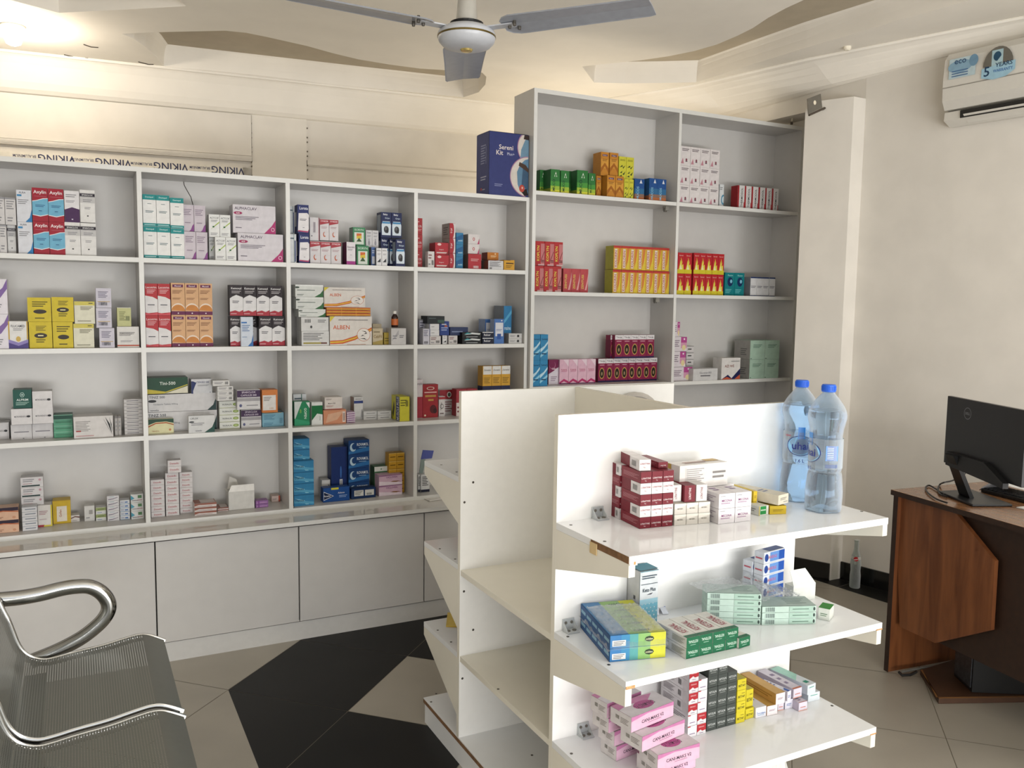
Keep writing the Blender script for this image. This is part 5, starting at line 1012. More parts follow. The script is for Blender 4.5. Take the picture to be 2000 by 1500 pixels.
'redwave':typ('e6e2e4','white cream box with red wave end',[G('b82c34',[(0,.25),(.4,.45),(.6,.3),(1,.35),(1,.95),(0,.95)]),X('PERINAX','e8b8b8',.5,.7,.12,.6),N('7a6a8a',.3,.7,.1,.2,1),N('8a8488',.1,.5,.2,.8,5,'L'),BAR(.62,.74,.3,.8,'L','3a3a3a'),R('d8d4d6',.8,0,1,1,'L'),G('b82c34',[(0,0),(1,0),(1,.3),(0,.2)],'T')]),
'whitewave':typ('eae6ea','white cream box with faint print',[N('8a7a9a',.2,.8,.2,.35,1),R('c04048',.0,.9,.3,1),N('8a8488',.1,.9,.2,.8,4,'L')]),
'graphite':typ('4a504c','dark grey-green cream box',[X('NITOLIN','cfd4d0',.5,.55,.2,.75),N('a8ada8',.2,.8,.28,.36,1),X('ATAL','c0c4c0',.5,.8,.3,.5,180,'T')]),
'betaf':typ('dccb2a','bright yellow cream box',[X('BETAF','3a3a1e',.5,.4,.2,.75),N('7a7020',.5,.85,.65,.75,1),R('d0be28',0,0,1,1,'T')]),
'whiteblue':typ('e9e6ee','white box with blue lettering',[X('Tricolam','4a80c0',.5,.4,.22,.8),N('7ab0d0',.2,.8,.15,.25,1),R('8a80a8',.3,.3,.8,.45,'T')]),
'goldlong':typ('cf9a4a','long golden orange cream box',[R('ece4e6',0,0,1,1),N('8a6a7a',.2,.8,.4,.6,2),N('a87830',.1,.9,.3,.7,2,'L'),R('d8a858',0,0,1,1,'T')]),
'bluelong':typ('e4e2ee','long white and blue cream box',[N('6a80b0',.2,.8,.3,.6,2),R('cfcfe4',0,0,1,1,'L'),G('3a62b8',[(.2,.0),(.8,.0),(.8,.16),(.2,.10)],'T'),G('3a62b8',[(.1,.65),(.9,.6),(.9,.95),(.1,.9)],'T'),N('4a5a9a',.3,.7,.3,.55,3,'T')]),
'lilaclong':typ('dcd4e2','long lilac cream box',[N('c87a6a',.2,.8,.3,.5,1),R('d0c6d8',0,0,1,1,'L'),R('e8a08a',0,0,1,.08),N('8a7a9a',.3,.7,.2,.8,3,'T'),R('d87a5a',0,.0,1,.05,'T')]),
'mintlong':typ('dce4ea','long pale mint and white cream box',[N('6ab0a0',.2,.8,.6,.8,1),G('a8dccc',[(0,.3),(1,.5),(1,1),(0,1)],'T'),R('3a9a80',.3,.1,.7,.2,'T'),R('cdd6e2',0,0,1,1,'L')]),
'yelenv':typ('c9a82c','yellow box',[]),
}
z1,z2,z3,z4=Z1,Z2,Z3,Z4
P11='top shelf, leftmost bay';P12='top shelf, second bay';P13='top shelf, third bay';P14='top shelf, fourth bay'
P21='upper middle shelf, leftmost bay';P22='upper middle shelf, second bay';P23='upper middle shelf, third bay';P24='upper middle shelf, fourth bay'
P31='lower middle shelf, leftmost bay';P32='lower middle shelf, second bay';P33='lower middle shelf, third bay';P34='lower middle shelf, fourth bay'
P41='bottom shelf, leftmost bay';P42='bottom shelf, second bay';P43='bottom shelf, third bay';P44='bottom shelf, fourth bay'
# bay 1 top
B('A',z1,-60,42,2,565,1,'greywhite',P11,y=.02); B('A',z1,47,108,1,570,1,'sparc','lower, '+P11,y=.06); B('A',z1,-50,108,2,375,1,'greywhite','upper, '+P11,b=566,y=.03)
B('A',z1,110,217,1,325,2,'alra',P11); B('A',z1,219,442,2,313,2,'axylin',P11); B('A',z1,448,668,2,553,1,'sparc','front, '+P11)
B('A',z1,445,551,1,330,1,'purplewave',P11,b=552); B('A',z1,553,660,1,325,1,'sparc','upper, '+P11,b=552)
# bay 2 top
B('A',z1,992,1182,2,358,2,'teal',P12); B('A',z1,1184,1280,1,380,2,'teal','shorter, '+P12); B('A',z1,1283,1447,2,617,1,'mauve','lower pair, '+P12,y=.03); B('A',z1,1270,1432,2,430,1,'mauve','upper pair, '+P12,b=616,y=.05)
B('A',z1,1499,1648,2,655,1,'actcof','front, '+P12,y=.02,d=.035); B('A',z1,1457,1497,1,655,1,'actcof','half hidden, '+P12,y=.07,d=.03); B('A',z1,1455,1607,2,497,1,'actcof','upper, '+P12,b=655,y=.04,d=.05)
B('A',z1,1657,1975,1,630,1,'alphaclav','lower, '+P12,y=.02); B('A',z1,1622,1922,1,432,1,'alphaclav','upper, '+P12,b=629,y=.04)
# bay 1 upper middle
B('A',z2,-60,47,1,945,2,'violetsw',P21,y=.02); B('A',z2,53,193,1,1240,1,'flucamed',P21,y=.02)
B('A',z2,198,362,1,1245,1,'yellowox','lower, '+P21); B('A',z2,364,508,1,1245,1,'yellowox2','lower, '+P21); B('A',z2,187,355,1,1075,1,'yellowox2','upper, '+P21,b=1245); B('A',z2,357,512,1,1072,1,'yellowox','upper, '+P21,b=1245)
B('A',z2,510,655,1,1258,1,'cream','lower, '+P21); B('A',z2,515,660,1,1102,1,'cream','upper, '+P21,b=1258)
B('A',z2,690,798,1,1288,1,'lilac','lowest, '+P21,y=.02); B('A',z2,667,778,1,1148,1,'lilac','middle, '+P21,b=1287); B('A',z2,665,775,1,1010,1,'lilac','topmost, '+P21,b=1147)
B('A',z2,814,970,1,1278,1,'redstripe',P21,y=.02); B('A',z2,814,914,1,1145,1,'palegreen',P21,b=1277)
# bay 2 upper middle
B('A',z2,1008,1186,2,978,2,'lecotrim',P22); B('A',z2,1190,1480,3,975,2,'orange',P22)
B('A',z2,1603,1680,1,1205,1,'kemoxyl','lower leftmost, '+P22); B('A',z2,1805,1987,2,1205,1,'kemoxyl','lower right pair, '+P22); B('A',z2,1600,1968,4,990,1,'kemoxyl','upper row, '+P22,b=1204); B('A',z2,1690,1800,1,1210,1,'kemoxyl','hidden lower middle, '+P22,y=.09); B('A',z2,1678,1765,1,1210,1,'bluewhite',P22,y=.004,d=.024)
# bay 1 lower middle
B('B',z3,-70,62,1,520,1,'plainlogo','open end, '+P31,yb=637); B('B',z3,72,370,2,530,1,'plainwhite','lowest row, '+P31,yb=634); B('B',z3,74,370,2,420,1,'plainlogo','middle row, '+P31,b=530,y=.025); B('B',z3,222,364,1,300,1,'plainlogo','topmost, '+P31,b=419,y=.025); B('B',z3,86,219,1,290,1,'alprim',P31,b=419,y=.025)
B('B',z3,371,507,1,495,3,'greenflat',P31,yb=625); B('B',z3,371,507,1,465,1,'greendark',P31,b=495,y=.025); B('B',z3,510,788,1,475,1,'longwhite',P31,yb=626); B('B',z3,797,845,2,475,1,'thinup',P31,y=.05); B('B',z3,862,990,1,355,10,'thinstack',P31,yb=604)
# bay 2 lower middle
B('B',z3,1032,1212,1,495,1,'greenyel',P32,yb=597,d=.03); B('B',z3,1313,1497,1,470,1,'ciflox',P32,yb=590,d=.03); B('B',z3,1030,1515,1,440,1,'tiniz','lower, '+P32,y=.09); B('B',z3,1030,1510,1,318,1,'tiniz','upper, '+P32,b=439,y=.09); B('B',z3,1022,1310,1,205,1,'tini500',P32,b=317,y=.09); B('B',z3,1332,1480,1,215,1,'navyframe',P32,b=317,y=.09)
B('B',z3,1528,1672,1,368,4,'nuralin',P32,yb=564); B('B',z3,1515,1627,1,265,3,'smallwhite',P32,b=367,y=.03); B('B',z3,1483,1602,1,225,1,'smallwhite','topmost, '+P32,b=264,y=.03)
B('B',z3,1680,1823,1,428,1,'sparccap','lower, '+P32,yb=556); B('B',z3,1652,1815,1,290,1,'sparccap','upper, '+P32,b=427,y=.03); B('B',z3,1828,1980,1,450,1,'skyblue',P32,yb=548); B('B',z3,1826,1937,1,290,1,'orangewhite',P32,b=449,y=.04)
# bay 1 bottom
B('B',z4,-90,128,1,1115,2,'darkorange',P41,yb=1292); B('B',z4,150,258,1,1108,5,'greyline',P41,yb=1275); B('B',z4,140,300,1,900,5,'bartab',P41,y=.12)
B('B',z4,260,362,1,1095,1,'whiteyellow',P41,yb=1248); B('B',z4,364,492,1,1062,1,'yellowframe',P41,yb=1225); B('B',z4,490,556,1,1165,1,'brownwhite',P41,yb=1213); B('B',z4,586,660,1,1100,1,'tinywhite',P41,yb=1208); B('B',z4,666,740,1,1110,2,'greenband',P41,yb=1206); B('B',z4,744,830,1,1030,5,'smallstack',P41,yb=1207); B('B',z4,834,905,1,1060,5,'smallblue',P41,yb=1196); B('B',z4,910,1001,1,1018,3,'smalltri',P41,yb=1194)
# bay 2 bottom
B('B',z4,1048,1146,1,918,7,'redtext','left stack, '+P42,yb=1180); B('B',z4,1151,1246,1,870,7,'redtext','middle stack, '+P42,yb=1170); B('B',z4,1168,1264,1,782,2,'redtext','middle stack top, '+P42,b=869,y=.05); B('B',z4,1250,1342,1,865,8,'redtext','right stack, '+P42,yb=1152)
B('B',z4,1355,1512,1,1080,3,'brownflat',P42,yb=1165); B('B',z4,1517,1595,1,1112,2,'brownflat','small, '+P42,yb=1140); B('B',z4,1593,1775,1,998,1,'blankwhite',P42,yb=1126)
def flapon(o,pts,col='dcdad6'):
    t=MB(); t.extr([Vector(p_) for p_ in pts],(0,-.0008,.0003),mat(col,.5)); t.build('flap',o)
_o=LAST[0]; bb=[Vector(c) for c in _o.bound_box]; w_=max(b.x for b in bb); h_=max(b.z for b in bb); d_=max(b.y for b in bb)
flapon(_o,[(-w_,0,h_),(w_,0,h_),(w_,.004,h_+.030),(-w_*.75,.004,h_+.030)]); flapon(_o,[(-w_,d_*.9,h_),(-w_,.004,h_),(-w_-.010,.004,h_+.006),(-w_-.010,d_*.9,h_+.006)]); flapon(_o,[(-w_*.9,d_*.95,h_),(w_*.1,d_*.95,h_),(-w_*.2,d_*.9,h_+.045),(-w_*.75,d_*.8,h_+.062)],'c9c6c0')
B('B',z4,1782,1872,1,1062,2,'purplebox',P42,yb=1112); B('B',z4,1895,1955,1,1030,1,'pinkorange',P42,yb=1073)
# bay 3 top
B('C',z1,98,150,1,450,1,'navyline','lower, '+P13,y=.02); B('C',z1,98,135,1,240,1,'navyline','upper, '+P13,b=449,y=.07); B('C',z1,167,247,1,448,1,'lorata','lower, '+P13,y=.015); B('C',z1,157,243,1,230,1,'lorata','upper, '+P13,b=447,y=.02)
B('C',z1,251,486,3,507,1,'synezib','lower, '+P13); B('C',z1,326,465,2,340,1,'synezib','upper, '+P13,b=500,y=.05); B('C',z1,249,323,1,325,1,'whitebar',P13,b=500,y=.05); B('C',z1,526,594,1,510,1,'exorzin',P13,y=.02); B('C',z1,602,694,1,537,1,'isoryn','lower, '+P13); B('C',z1,573,667,1,400,1,'isoryn','upper, '+P13,b=535,y=.05)
B('C',z1,671,768,2,422,1,'dropbox',P13,b=550,y=.09); B('C',z1,671,768,2,550,1,'dropbox','lower, '+P13,y=.095); B('C',z1,712,746,1,548,1,'bluedrop',P13,y=.04,d=.05); B('C',z1,750,834,2,556,1,'narrow',P13,y=.015)
B('C',z1,896,968,1,490,1,'baby','lower front, '+P13,y=.012,d=.05); B('C',z1,850,892,1,488,1,'baby','lower middle, '+P13,y=.07); B('C',z1,784,848,1,480,1,'baby','lower left, '+P13,y=.09); B('C',z1,786,942,2,288,1,'baby','upper, '+P13,b=480,y=.07)
# bay 4 top
B('C',z1,1050,1098,1,330,3,'redbox',P14,y=.06); B('C',z1,1138,1188,1,580,1,'whsmall','open front, '+P14,y=.012,d=.04); B('C',z1,1192,1298,1,608,1,'redbig','lower, '+P14,y=.03); B('C',z1,1192,1298,1,515,1,'redbig','upper, '+P14,b=607,y=.04); B('C',z1,1301,1345,1,368,3,'redtall',P14,y=.03,d=.1); B('C',z1,1349,1404,1,440,3,'bluestack',P14,y=.05); B('C',z1,1440,1540,1,600,1,'redlow',P14,y=.03); B('C',z1,1440,1526,1,452,2,'redpct',P14,b=599,y=.05)
B('C',z1,1592,1706,1,650,1,'whiteinfo',P14,y=.015,d=.05); B('C',z1,1709,1790,1,645,1,'gold2',P14,y=.015,d=.05); B('C',z1,1580,1700,1,648,1,'redlow','behind, '+P14,y=.09); B('C',z1,1585,1670,1,588,1,'orangebox',P14,b=646,y=.09)
# bay 3 upper middle
B('C',z2,188,396,1,1180,1,'pillinfo2',P23,y=.015); B('C',z2,185,393,1,1075,1,'pillinfo',P23,b=1180,y=.02); B('C',z2,165,370,1,1015,1,'fludac','third up, '+P23,b=1074,y=.04); B('C',z2,145,354,1,925,1,'fludac','fourth up, '+P23,b=1014,y=.04); B('C',z2,140,352,1,832,1,'fludac','topmost, '+P23,b=924,y=.04)
B('C',z2,400,718,1,1068,1,'alben','lower, '+P23,y=.015,d=.08); B('C',z2,375,708,1,1002,3,'orangeflat',P23,b=1067,y=.03); B('C',z2,357,668,1,852,1,'alben','upper, '+P23,b=1001,y=.04,d=.08)
B('C',z2,722,800,1,1158,1,'goldpale',P23,y=.03); B('C',z2,722,790,1,1125,1,'goldpale','behind, '+P23,y=.12); B('C',z2,808,860,1,1190,1,'yellowtape',P23,y=.06); B('C',z2,862,975,1,1158,1,'silverw',P23,y=.02)
# bay 4 upper middle
B('C',z2,1074,1118,1,1090,1,'lilacup','behind, '+P24,y=.10); B('C',z2,1101,1150,1,1158,1,'lilacup','front, '+P24,y=.012,d=.05); B('C',z2,1152,1236,1,1216,1,'whsmall',P24,y=.02); B('C',z2,1149,1224,1,1125,2,'glossw',P24,b=1215,y=.03); B('C',z2,1132,1264,1,1066,1,'blackbox',P24,b=1124,y=.04)
B('C',z2,1227,1298,1,1105,1,'bluebox',P24,b=1211,y=.05); B('C',z2,1304,1440,1,1150,1,'slateblue',P24,b=1212,y=.05); B('C',z2,1246,1282,1,1212,1,'narrow',P24,y=.03); B('C',z2,1294,1361,1,1213,1,'whsmall','dark sided, '+P24,y=.03); B('C',z2,1366,1440,1,1214,1,'blackbox','low, '+P24,y=.08); B('C',z2,1396,1541,1,1188,2,'blackwt',P24,y=.02); B('C',z2,1547,1630,1,1186,2,'navywh',P24,y=.015)
B('C',z2,1637,1712,1,1088,1,'bluetall','front, '+P24,y=.012,d=.05); B('C',z2,1568,1632,1,1090,1,'bluetall','behind, '+P24,y=.09); B('C',z2,1708,1768,1,990,1,'bluetall2',P24,y=.08,d=.12); B('C',z2,1745,1846,1,1197,2,'qrwhite',P24,y=.02)
# bay 3 lower middle
B('D',z3,133,250,1,400,1,'gofen',P33,yb=583,d=.05); B('D',z3,125,225,1,345,1,'navyline',P33,y=.13); B('D',z3,263,347,1,405,1,'greenwhite2',P33,yb=578,d=.045); B('D',z3,352,523,1,462,1,'peach',P33,yb=571,d=.08); B('D',z3,362,495,1,368,1,'metro',P33,b=461,y=.04); B('D',z3,528,592,1,480,5,'lilacflat',P33,y=.07)
B('D',z3,582,651,1,368,1,'talltop',P33,yb=537); B('D',z3,654,757,1,472,2,'flatpair','left pair, '+P33,yb=537); B('D',z3,760,862,1,470,2,'flatpair','right pair, '+P33,yb=535); B('D',z3,925,1001,1,365,1,'muscle',P33,y=.02,d=.12)
# bay 4 lower middle
B('D',z3,1100,1216,1,272,1,'haemovit',P34,yb=522,d=.05); B('D',z3,1219,1267,1,362,1,'stetho',P34,yb=512,d=.04); B('D',z3,1225,1346,1,312,1,'redemblem',P34,yb=492); B('D',z3,1050,1100,1,235,1,'pinkwhite',P34,y=.10); B('D',z3,1352,1510,2,306,1,'redplain',P34,y=.09); B('D',z3,1550,1757,3,133,2,'goldtrio',P34,y=.05)
# bay 3 bottom
B('D',z4,128,281,1,845,4,'sumes','lower, '+P43,yb=1185,d=.1); B('D',z4,128,249,1,680,2,'sumes','upper, '+P43,b=844,y=.06,d=.1); B('D',z4,410,532,1,742,1,'navytall',P43,y=.13); B('D',z4,540,698,1,690,4,'rovamol',P43,y=.12,d=.09); B('D',z4,562,746,1,1050,1,'rovaside',P43,yb=1128,d=.05); B('D',z4,350,550,1,1045,1,'panadol',P43,yb=1152,d=.05); B('D',z4,340,405,1,990,1,'smallwhite',P43,y=.14)
B('D',z4,735,838,1,888,1,'greenwhite',P43,y=.14); B('D',z4,845,962,2,788,5,'golds',P43,y=.11); B('D',z4,770,946,1,950,2,'diclofen',P43,yb=1107)
B('D',z4,1085,1152,1,948,1,'blwh',P44,yb=1082); B('D',z4,1064,1084,1,950,1,'blwh','half hidden, '+P44,y=.08)
# tall cabinet
q1='top shelf, tall cabinet left column'; q2='top shelf, tall cabinet right column'; q3='second shelf, tall cabinet left column'; q4='second shelf, tall cabinet right column'; q5='third shelf, tall cabinet left column'; q6='third shelf, tall cabinet right column'
r1,r2,r3=RZ[:3]
B('E',r1,190,228,1,592,1,'muco','far left, '+q1,y=.09,d=.05); B('E',r1,262,325,1,588,1,'muco','large, '+q1,y=.01,d=.1); B('E',r1,330,388,1,597,1,'muco','second, '+q1,y=.02); B('E',r1,391,414,1,600,1,'muco','narrow, '+q1,y=.08); B('E',r1,440,514,1,595,1,'muco','fourth, '+q1,y=.01,d=.1); B('E',r1,517,565,1,615,1,'muco','rightmost, '+q1,y=.02)
B('E',r1,569,603,1,632,1,'honey','lower far left, '+q1,y=.06); B('E',r1,642,755,2,632,1,'honey','lower right, '+q1,y=.01); B('E',r1,600,655,1,472,1,'honey','upper left, '+q1,b=631,y=.04,d=.08); B('E',r1,660,718,1,477,1,'honey','upper right, '+q1,b=631,y=.04); B('E',r1,757,822,2,655,1,'leaf','lower, '+q1,y=.02); B('E',r1,722,824,2,505,1,'leaf','upper, '+q1,b=654,y=.05)
B('E',r1,826,893,1,652,1,'muco2','left, '+q1,y=.03); B('E',r1,925,1042,2,652,1,'muco2','right, '+q1,y=.01,d=.1)
B('E',r1,1138,1403,4,445,3,'twelve',q2,y=.02); B('E',r1,1400,1430,1,690,1,'swirl',q2,y=.05); B('E',r1,1522,1798,6,708,1,'thermo',q2,y=.04)
B('E',r2,155,335,3,1240,1,'koflyn','lower, '+q3,y=.01); B('E',r2,160,345,3,1075,1,'koflyn','upper, '+q3,b=1239,y=.03); B('E',r2,346,516,3,1258,1,'zentuss',q3,y=.03); B('E',r2,680,1062,7,1270,1,'koldrin','lower, '+q3,y=.01,d=.08); B('E',r2,686,1062,7,1110,1,'koldrin','upper, '+q3,b=1269,y=.02,d=.08)
B('E',r2,1118,1215,2,1150,2,'flame','left pair, '+q4,y=.02); B('E',r2,1226,1432,5,1155,2,'flame','right five, '+q4,y=.02); B('E',r2,1435,1567,2,1285,1,'tealpatch',q4,y=.03); B('E',r2,1608,1775,4,1315,1,'bluetopw',q4,y=.02,d=.1)
B('F',r3,140,245,2,735,2,'sumav',q5,yb=1084); B('F',r3,248,320,1,905,1,'calpol',q5,yb=1072); B('F',r3,322,565,4,902,1,'pinkbox',q5,yb=1068); B('F',r3,582,980,8,895,1,'tres','lower, '+q5,yb=1052); B('F',r3,695,960,5,738,1,'tres','upper, '+q5,b=894,y=.05); B('F',r3,665,694,1,740,1,'tres','far left upper, '+q5,b=894,y=.08,d=.05)
B('F',r3,1085,1217,1,955,1,'tuberose','lowest, '+q6,y=.02); B('F',r3,1085,1172,1,850,1,'tuberose','second, '+q6,b=954,y=.03); B('F',r3,1090,1180,1,752,1,'tuberose','third, '+q6,b=849,y=.03); B('F',r3,1095,1133,1,650,1,'tuberose','topmost, '+q6,b=751,y=.03)
B('F',r3,1176,1226,1,812,5,'flatpinkend',q6,y=.11); B('F',r3,1221,1386,1,965,1,'greyslab',q6,yb=1050); B('F',r3,1414,1541,1,893,1,'navyorange',q6,yb=1038); B('F',r3,1608,1805,2,775,2,'mint',q6,yb=1040,d=.14)
# boxed kit on top of the shelving
kit=typ('343d78','large blue maternity kit box',[X('Sereni','e8dcd8',.42,.77,.075,.45),X('Kit','e8dcd8',.26,.68,.075,.2),X('Plus+','b8bcd4',.54,.67,.045,.24),N('8a90b8',.14,.34,.14,.19,2),
 O('a8789a',1.0,.80,.30,.26,n=24,a0=95,a1=265),O('d8cfc6',1.0,.80,.28,.24,n=24,a0=95,a1=265),G('6f93ad',[(.78,.62),(.80,.76),(.9,.92),(1,.94),(1,.5),(.85,.5)]),G('3a2a28',[(.86,.93),(1,.92),(1,1),(.88,1)]),
 O('a8789a',1.0,.33,.48,.33,n=24,a0=92,a1=268),O('d8cfc6',1.0,.33,.46,.315,n=24,a0=92,a1=268),G('5f86a4',[(.72,.2),(.70,.4),(.78,.52),(.9,.6),(1,.62),(1,.06),(.9,.03),(.78,.1)]),G('3d5a78',[(.85,.48),(1,.42),(1,.1),(.82,.2)]),G('4f382c',[(.74,.50),(.76,.56),(.92,.52),(1,.46),(1,.40),(.85,.46)]),G('241a18',[(.8,.1),(.9,.02),(1,.04),(.95,.14)]),O('c0483c',.83,.14,.07,.06),O('e8b0a0',.84,.15,.02,.02),
 R('3f477e',0,0,1,1,'L'),N('8f96ba',.35,.75,.5,.82,8,'L'),R('8f96ba',.75,.5,.78,.78,'L'),N('b0b4cc',.35,.8,.24,.32,2,'L'),R('b84a4a',.36,.09,.46,.13,'L'),N('aaaabb',.5,.7,.08,.12,1,'L'),G('1c2248',[(0,0),(1,0),(1,1),(0,1)],'T')],name='kit_box',cat='kit box')
T['kit']=kit
lim_=DL
B('C',ZT,1600,1900,1,-308,1,'kit','on top of the shelving beside tall cabinet',y=.012,d=.15)
# brown syrup bottle on the white box
p=bp(*zp('C',888,1152),y=.06); hz=bp(*zp('C',888,1030),y=.06).z-p.z
o=empty('syrup_bottle',(p.x,p.y,p.z+.0006)); k=hz/.1
t=MB(); t.lathe([(.019*k,0),(.021*k,.003*k),(.021*k,.062*k),(.016*k,.072*k),(.009*k,.08*k),(.009*k,.084*k)],mat('2a1410',.12),24); t.build('bottle_body',o,smooth=1)
t=MB(); t.lathe([(.0215*k,.014*k),(.0215*k,.052*k)],mat('b8602a',.5),24); t.build('label',o)
t=MB(); t.lathe([(.011*k,.083*k),(.0115*k,.1*k)],mat('d8d6d0',.4),20); t.build('cap',o)
tag(o,'small brown syrup bottle with white cap standing on a white silvery box','syrup bottle')
# leaning flap of the blue open box and white card by the worktop edge, third and fourth bay
t=MB(); y=.10; q=[bp(*zp('D',x,yy),y=y) for x,yy in ((1085,835),(1168,828),(1182,770),(1100,765))]; t.extr(q,(0,.003,0),mat('3f4a94',.4)); q2_=[bp(*zp('D',x,yy),y=y) for x,yy in ((1070,835),(1110,860),(1110,940),(1070,935))]; q2_=[Vector((v.x,v.y,max(v.z,Z4+.002))) for v in q2_]
t.extr([bp(*zp('D',x,yy),y=y) for x,yy in ((1072,940),(1100,940),(1120,835),(1085,835))],(0,.003,0),mat('7a8a86',.4)); tag(t.build('open_carton'),'blue topped open carton leaning at the fourth bay bottom shelf','carton')
t=MB(); zc_=Z4-.019; q=[bp(*zp('D',x,yy),z=zc_) for x,yy in ((1112,1135),(1150,1102),(1255,1098),(1278,1132),(1150,1152))]; t.prism([v[:2] for v in q],zc_+.0006,zc_+.006,mat('dcdad6',.5)); t.prism([bp(*zp('D',x,yy),z=zc_)[:2] for x,yy in ((1175,1115),(1190,1105),(1240,1102),(1235,1118))],zc_+.0062,zc_+.0066,mat('9a8a82',.5)); tag(t.build('leaflet'),'white printed leaflet lying on the worktop near the rack','leaflet')
# flaps of opened boxes
def flap(zone,pts,y,col,lab):
    t=MB(); q=[bp(*zp(zone,*p_),y=y) for p_ in pts]; t.extr(q,(0,.0012,0),mat(col,.5)); tag(t.build('carton_flap'),lab,'carton flap')
# ---------------------------------------------------------------- cartons on the rack
g1,g2,g3=GS; T1_='rack top shelf'; T2_='rack middle shelf'; T3_='rack lower shelf'
def onQ(zone,z,a,b_,h,n,m,key,place,d,ze=0,**k): return Q(zone,z,a,b_,None,n,m,key,place,d,h=h,z_extra=ze,**k)
hA=.0297
# dark red tower: two files deep
alt=(['dkred','whred'],lambda i,j: 1 if j in (1,3) else 0)
A_,ex,yaw,w3,L=None,None,None,None,None
A_,ex,yaw,w3,_=Q('G',g1,(582,668),(806,646),None,3,5,None,T1_,.100,h=hA,alt=alt)
ey_=Vector((-ex.y,ex.x,0))
place_boxes(A_+ey_*.104-ex*.003+Vector((0,0,.0004)),ex,yaw,w3,hA,.046,2,5,[T['whred']['c'],T['dkred']['c']],[T['whred']['f'],T['dkred']['f']],[T['whred']['n'],T['dkred']['n']],'behind red stack, '+T1_,'medicine_box','medicine box','cream boxes behind the red stack',alt=lambda i,j:(j+i)%2)
up=Vector((0,0,5*hA+.0007))
place_boxes(A_+up+ey_*.012+ex*.002,ex,yaw-.12,w3,hA,.125,1,1,T['whred']['c'],T['whred']['f'],'white fronted cream box lying topmost','of red stack, '+T1_,'medicine_box','medicine box','x')
place_boxes(A_+up+ey_*.03+ex*(w3*2+.003)-Vector((0,0,.0)),ex,yaw,w3*.9,hA*.55,.11,1,1,T['dkred']['c'],T['dkred']['f'],'dark red cream box lying flat','on right of red stack, '+T1_,'medicine_box','medicine box','x')
A_,ex,yaw,w3,_=Q('G',g1,(815,646),(1056,626),None,3,2,'silver',T1_,.105,h=.029); ey_=Vector((-ex.y,ex.x,0))
for i,(k,nm) in enumerate((('whiteup','white upright cream box, left'),('dkred','dark red upright cream box'),('whiteup','white upright cream box, right'))):
    place_boxes(A_+ex*(w3*i*.98-.002)+ey_*(.008+.012*(i==0))+Vector((0,0,.0588)),ex,yaw-.04,w3*.92,.045,.10,1,1,T[k]['c'],[X('LORATYINE','efdfe0' if k=='dkred' else '8a3040',.5,.5,.2,.7,90)]+([R('8a2a38',0,0,1,1,'L')] if k=='dkred' else []),nm,'on silver boxes, '+T1_,'medicine_box','medicine box','x')
Q('G',g1,(1112,636),(1332,611),None,2,2,'micona',T1_,.125,h=.0405)
yb_=GYF-.105
B('G',g1,843,1168,1,232,2,'longinfo',T1_,y=yb_,d=.06) if False else None
pA=bp(*zp('G',843,330),y=yb_); pB=bp(*zp('G',1168,305),y=yb_); topz=bp(*zp('G',1000,228),y=yb_).z; Wl=pB.x-pA.x; hh=(topz-g1)
place_boxes(Vector((pA.x+.03,yb_,g1+.0004)),Vector((1,0,0)),0,Wl,hh*.56,.052,1,1,T['plainlong']['c'],T['plainlong']['f'],T['plainlong']['n'],'at back of '+T1_,'medicine_box','medicine box','x')
place_boxes(Vector((pA.x,yb_-.006,g1+.0008+hh*.56)),Vector((1,0,0)),0,Wl,hh*.44,.056,1,1,T['longinfo']['c'],T['longinfo']['f'],T['longinfo']['n'],'at back of '+T1_,'medicine_box','medicine box','x')
Q('G',g1,(1458,570),(1572,566),None,1,1,'yellowsm','below cream box, '+T1_,.075,h=.024)
Q('G',g1,(1385,580),(1452,570),None,1,1,'greensm',T1_,.06,h=.027)
Q('G',g1,(1345,555),(1372,552),None,1,2,'yellowsm','behind, '+T1_,.10,h=.030)
a=bp(*zp('G',1505,505),z=g1+.0285); b_=bp(*zp('G',1598,492),z=g1+.0285); v=b_-a; ex=v.normalized()
place_boxes(a,ex,math.atan2(ex.y,ex.x)+.22,v.length,.028,.16,1,1,T['creamlong']['c'],T['creamlong']['f'],T['creamlong']['n'],'near water bottles, '+T1_,'medicine_box','medicine box','x')
# middle shelf
Q('H',g2,(380,789),(758,755),None,1,2,'coldex',T2_,.047,h=.0335,rows=5)
Q('H',g2,(895,771),(1245,691),None,4,2,'ketenal',T2_,.125,h=.0275)
Q('H',g2,(1252,700),(1328,676),None,1,1,'ketenal','single one at right, '+T2_,.11,h=.0275)
Q('H',g2,(1032,528),(1398,538),None,1,5,'mintflat','left stack, '+T2_,.075,h=.0175)
Q('H',g2,(1404,540),(1770,531),None,1,3,'mintflat','right stack, '+T2_,.075,h=.0175)
yk=GYF-.062; a=bp(*zp('H',582,430),y=yk); b_=bp(*zp('H',705,430),y=yk); tz=bp(*zp('H',640,172),y=yk).z
place_boxes(Vector((a.x,yk,g2+.0004)),Vector((1,0,0)),0,b_.x-a.x,tz-g2,.055,1,1,T['keto']['c'],T['keto']['f'],T['keto']['n'],'standing on '+T2_,'shampoo_box','shampoo box','x')
yk=GYF-.12; a=bp(*zp('H',1412,300),y=yk); b_=bp(*zp('H',1575,300),y=yk); tz=bp(*zp('H',1412,55),y=yk).z; nL=5; hL=(tz-g2)/nL
yw=.16; ex=Vector((math.cos(yw),math.sin(yw),0))
place_boxes(Vector((a.x,yk,g2+.0004)),ex,yw,(b_.x-a.x)*1.03,hL,.034,1,nL,T['bluestrip']['c'],T['bluestrip']['f'],T['bluestrip']['n'],'front stack, '+T2_,'medicine_box','medicine box','white and blue long boxes stacked at the panel')
eyv=Vector((-ex.y,ex.x,0))
